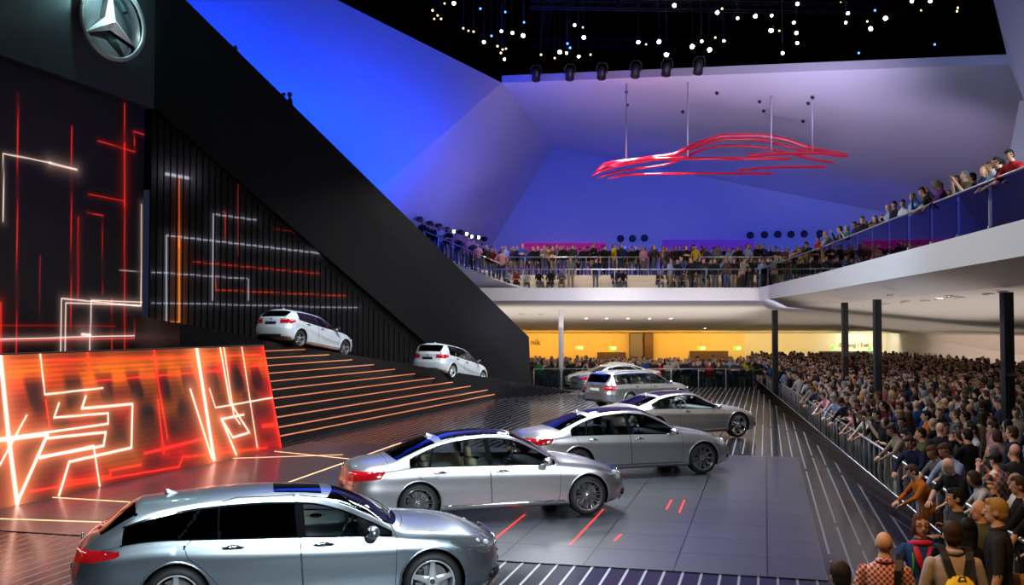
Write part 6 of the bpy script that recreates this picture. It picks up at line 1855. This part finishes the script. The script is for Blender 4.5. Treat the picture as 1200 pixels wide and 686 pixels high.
# --- right hand crowd
spots = []
Y = 11.2; row = 0
while Y < 72:
    off = 0; X = gx(Y, .42) + .33
    first = True
    lim = min(.514 * Y + 1.0, 27.7)
    if Y > 52 : X = max(X, 13.8)
    while X < lim:
        jx, jy = rc.uniform(-.16, .16), rc.uniform(-.17, .17)
        if first: jx = rc.uniform(-.04, .05)
        spots.append((X + jx, Y + jy, first)); first = False
        X += rc.uniform(.58, .86)
    Y += .62 if Y < 40 else .72; row += 1
PIL = [(P(px, 381, q).x, q) for px, q in ((908, 46.5), (990, 37.5), (1028, 30.5), (1180, 23.2))]
PLACED = []
def free(x, y):
    for (a, c) in HERO_P:
        if (a - x) ** 2 + (c - y) ** 2 < .36: return False
    for (a, c) in PIL:
        if (a - x) ** 2 + (c - y) ** 2 < .36: return False
    for (a, c) in PLACED[-60:]:
        if (a - x) ** 2 + (c - y) ** 2 < .21: return False
    PLACED.append((x, y))
    return True
spots.sort(key=lambda s: s[1])
sp = [s for s in spots if free(s[0], s[1])]
far_sp = []
cnt = 0
for (x, y, rail_) in sp:
    px = 600 + FPX * x / y
    if px > 1235: continue
    if cnt >= 188: far_sp.append((x, y, rail_)); continue
    cnt += 1
    if rail_:
        zone = 'at handrail ' + ('by the orange jacket' if y < 18 else 'before the third pillar' if y < 24 else 'at its far end' if y > 29 else 'at its middle')
        rnd_person(x, y, ZC, rc.uniform(1.2, 1.9), zone, ['rail', 'rail', 'cross', 'photo', 'look'], 'visitors lining the handrail')
    else:
        zone = ('in crowd ' + ('in front of rightmost pillar' if y < 19 else 'beside rightmost pillar' if y < 24 else 'left of rightmost pillar' if px < 1150 and y < 28 else 'behind rightmost pillar' if px >= 1150 else 'around third pillar' if y < 33 else 'between second and third pillars'))
        rnd_person(x, y, ZC, rc.uniform(.0, 1.6) if rc.random() < .85 else rc.uniform(1.6, 3.0), zone, ['down', 'down', 'down', 'cross', 'cross', 'look', 'hips', 'walk', 'photo'], 'visitors in the right hand crowd')
print('RIGHT', cnt, len(far_sp))
# --- gallery
def gal(px, back=0.0):
    k = (px - 600) / FPX; base = 9.5 + .50 + back - 18.5 * .1128
    if px < 925: k = k
    return base / (k - .1128)
n_g = 0
for i, px in enumerate([952, 960, 968, 977, 986, 994, 1003, 1012, 1027, 1043, 1050, 1060, 1072, 1084, 1096, 1104, 1113, 1124, 1134, 1156, 1176, 1186, 1197]):
    Y = gal(px); x = Y * (px - 600) / FPX
    zone = 'on gallery behind glass ' + ('at its far end' if px < 1000 else 'about midway' if px < 1100 else 'at its near end')
    rnd_person(x, Y, ZD, rc.uniform(1.2, 2.0), zone, ['rail', 'rail', 'rail', 'photo', 'look', 'cross'], 'visitors along the gallery glass', 1.0); n_g += 1
for px, Yb in ((1142, 23.6), (1168, 22.8), (1188, 21.9), (1120, 26.5), (1088, 29.5)):
    x = Yb * (px - 600) / FPX
    rnd_person(x, Yb, ZD, rc.uniform(.8, 2.2), 'second row on gallery', ['down', 'cross', 'photo'], 'visitors in the second gallery row', 1.0); n_g += 1
# --- upper deck, seated and standing at the front
seats_px = [594.5, 604.5, 616.5, 631.7, 645.7, 658.5, 721.5, 729.7, 772, 786, 800, 812, 826]
for i, px in enumerate(seats_px):
    x = P(px, 381, 54.3).x
    rnd_person(x, 54.42, ZD - .05, PI + rc.uniform(-.3, .3), 'on deck bench, ' + ('left group' if px < 680 else 'middle pair' if px < 750 else 'right group'), ['sit', 'sitlean'], 'visitors seated on the deck steps', 1.0)
for px in [669, 698, 838, 852, 861, 870, 880, 891, 901, 910, 918, 926, 934, 942, 951, 961]:
    Yp = 53.5; x = P(px, 381, Yp).x
    rnd_person(x, Yp, ZD, PI + rc.uniform(-.5, .5), 'at front deck rail, ' + ('left part' if px < 750 else 'right part' if px < 915 else 'by gallery bend'), ['rail', 'cross', 'down', 'look', 'photo'], 'visitors at the front deck rail', 1.03)
# --- front row behind the far barrier
for i in range(26):
    x = 1.5 + i * .45 + rc.uniform(-.08, .08); px = 600 + FPX * x / 55.3
    if i == 0:
        person(x, 55.2, ZC, PI - .6, 1.0, 'down', 'short', False, 'long', 0, 'brown', 'green', 'dark', 'person in a bright green jumper at the left end of the far barrier'); continue
    if abs(px - 657) < 5: continue
    rnd_person(x, 55.25, ZC, PI + rc.uniform(-.6, .6), 'at far barrier ' + ('left of the far cars' if px < 700 else 'over the far cars' if px < 790 else 'right of the far cars'), ['rail', 'cross', 'down', 'look', 'photo', 'hips'], 'visitors at the far barrier', 1.04)
print('PEOPLE', sum(1 for o in bpy.data.objects if o.get('category') == 'person'))
# --- everyone farther off: one crowd object
far = [(x, y, ZC, rc.uniform(.0, 1.7), 's') for (x, y, _) in far_sp if not any((x - a) ** 2 + (y - c) ** 2 < .3 for a, c in PIL)]
for r_ in range(6):
    x = 1.0 + rc.uniform(0, .4)
    while x < 14.4:
        if not (abs(x - 2.75) < .35 and r_ == 0): far.append((x + rc.uniform(-.1, .1), 56.1 + r_ * .8 + rc.uniform(-.2, .2), ZC, PI + rc.uniform(-.8, .8), 's'))
        x += rc.uniform(.42, .62)
for r_ in range(3):
    x = -.6 + rc.uniform(0, .3)
    while x < 17.5:
        far.append((x, 56.15 + r_ * .75 + rc.uniform(-.12, .12), ZD + .88, PI + rc.uniform(-.8, .8), 's')); x += rc.uniform(.42, .66)
for r_ in range(2):
    x = 8.6
    while x < 13.4:
        far.append((x + rc.uniform(-.1, .1), 54.05 + r_ * .35, ZD, PI + rc.uniform(-.8, .8), 's')); x += rc.uniform(.5, .8)
for k in range(60):
    x = rc.uniform(13.2, 17.5); y = rc.uniform(44, 55)
    far.append((x, y, ZD, PI + rc.uniform(-1.5, .5), 's'))
for k in range(44):
    Yg = rc.uniform(24, 45); far.append((9.5 + (Yg - 18.5) * .1128 + rc.uniform(.95, 1.7), Yg, ZD, rc.uniform(.8, 2.2), 's'))
for k in range(26):
    u = k / 25; a = P(495, 291, 58.0); c = P(590, 331, 53.6); q = a + (c - a) * u
    far.append((q.x + rc.uniform(-.1, .1), q.y + .35 + (k % 2) * .5, q.z - .03, PI + rc.uniform(-.6, .6), 's'))
for px, py in ((257, 34), (283, 57), (340, 108), (347, 113)):
    d = ray(px, py); q = V3(0, 0, CAMH) + d * 46.0
    k = ((q.x * SD_.y - q.y * SD_.x) - (CW.x * SD_.y - CW.y * SD_.x))
    # just behind the slab on the hidden ramp
    t0 = (CW.x * SD_.y - CW.y * SD_.x) / (d.x * SD_.y - d.y * SD_.x); q = V3(0, 0, CAMH) + d * (t0 * 1.0); q.z = CAMH + d.z * t0
    q = q + SN * .75
    far.append((q.x, q.y, q.z + .25 - 1.75, rc.uniform(1.5, 3), 's'))
keys = [('down', 'short', False, 'long'), ('cross', 'long', True, 'long'), ('down', 'short', False, 'long'), ('look', 'bob', True, 'long'), ('photo', 'short', False, 'long'), ('down', 'cap', False, 'short'), ('hips', 'short', False, 'long'), ('cross', 'short', False, 'short'), ('walk', 'tail', True, 'long')]
low = []
for (ps, hr, fm, sl) in keys:
    me, _ = build_figure(POSES[ps], hair=hr, female=fm, sleeve=sl, voxel=.03, target=700, face=False)
    n = len(me.vertices); co = np.empty(n * 3, np.float32); me.vertices.foreach_get('co', co)
    low.append((co.reshape(-1, 3), [tuple(p.vertices) for p in me.polygons], [p.material_index for p in me.polygons]))
slots = []; sidx = {}
def slot(m_):
    if m_.name not in sidx: sidx[m_.name] = len(slots); slots.append(m_)
    return sidx[m_.name]
AV = []; AF = []; AM = []; base = 0
for (x, y, z, rz, _) in far:
    co, fs, ms = low[rc.randrange(len(low))]; s = rc.uniform(.92, 1.06); c_, s_ = math.cos(rz) * s, math.sin(rz) * s
    R2 = np.array([[c_, s_, 0], [-s_, c_, 0], [0, 0, s]]); AV.append(co @ R2 + np.array([x, y, z]))
    mm = [M['skin'][rc.choice([0, 0, 1, 2, 2, 3])], M['hair'][rc.choice(['black', 'black', 'black', 'brown', 'brown', 'auburn', 'grey'])], M['top'][rc.choice(TL)], M['trs'][rc.choice(['dark', 'denim', 'khaki', 'grey'])], M['shoe'], M['eye'], M['lip'], M['shoe'], M['skin'][0]]
    sl_ = [slot(q) for q in mm]
    AF += [tuple(i + base for i in f) for f in fs]; AM += [sl_[i] for i in ms]; base += len(co)
me = bpy.data.meshes.new('crowd'); me.from_pydata(np.concatenate(AV).tolist(), [], AF)
for m_ in slots: me.materials.append(m_)
me.polygons.foreach_set('material_index', AM); me.polygons.foreach_set('use_smooth', [True] * len(AF)); me.update()
o = put(bpy.data.objects.new('crowd', me)); tag(o, 'dense far crowd of visitors on the upper deck, behind the far barrier and deep under the gallery', 'crowd', kind='stuff')
print('FAR', len(far))
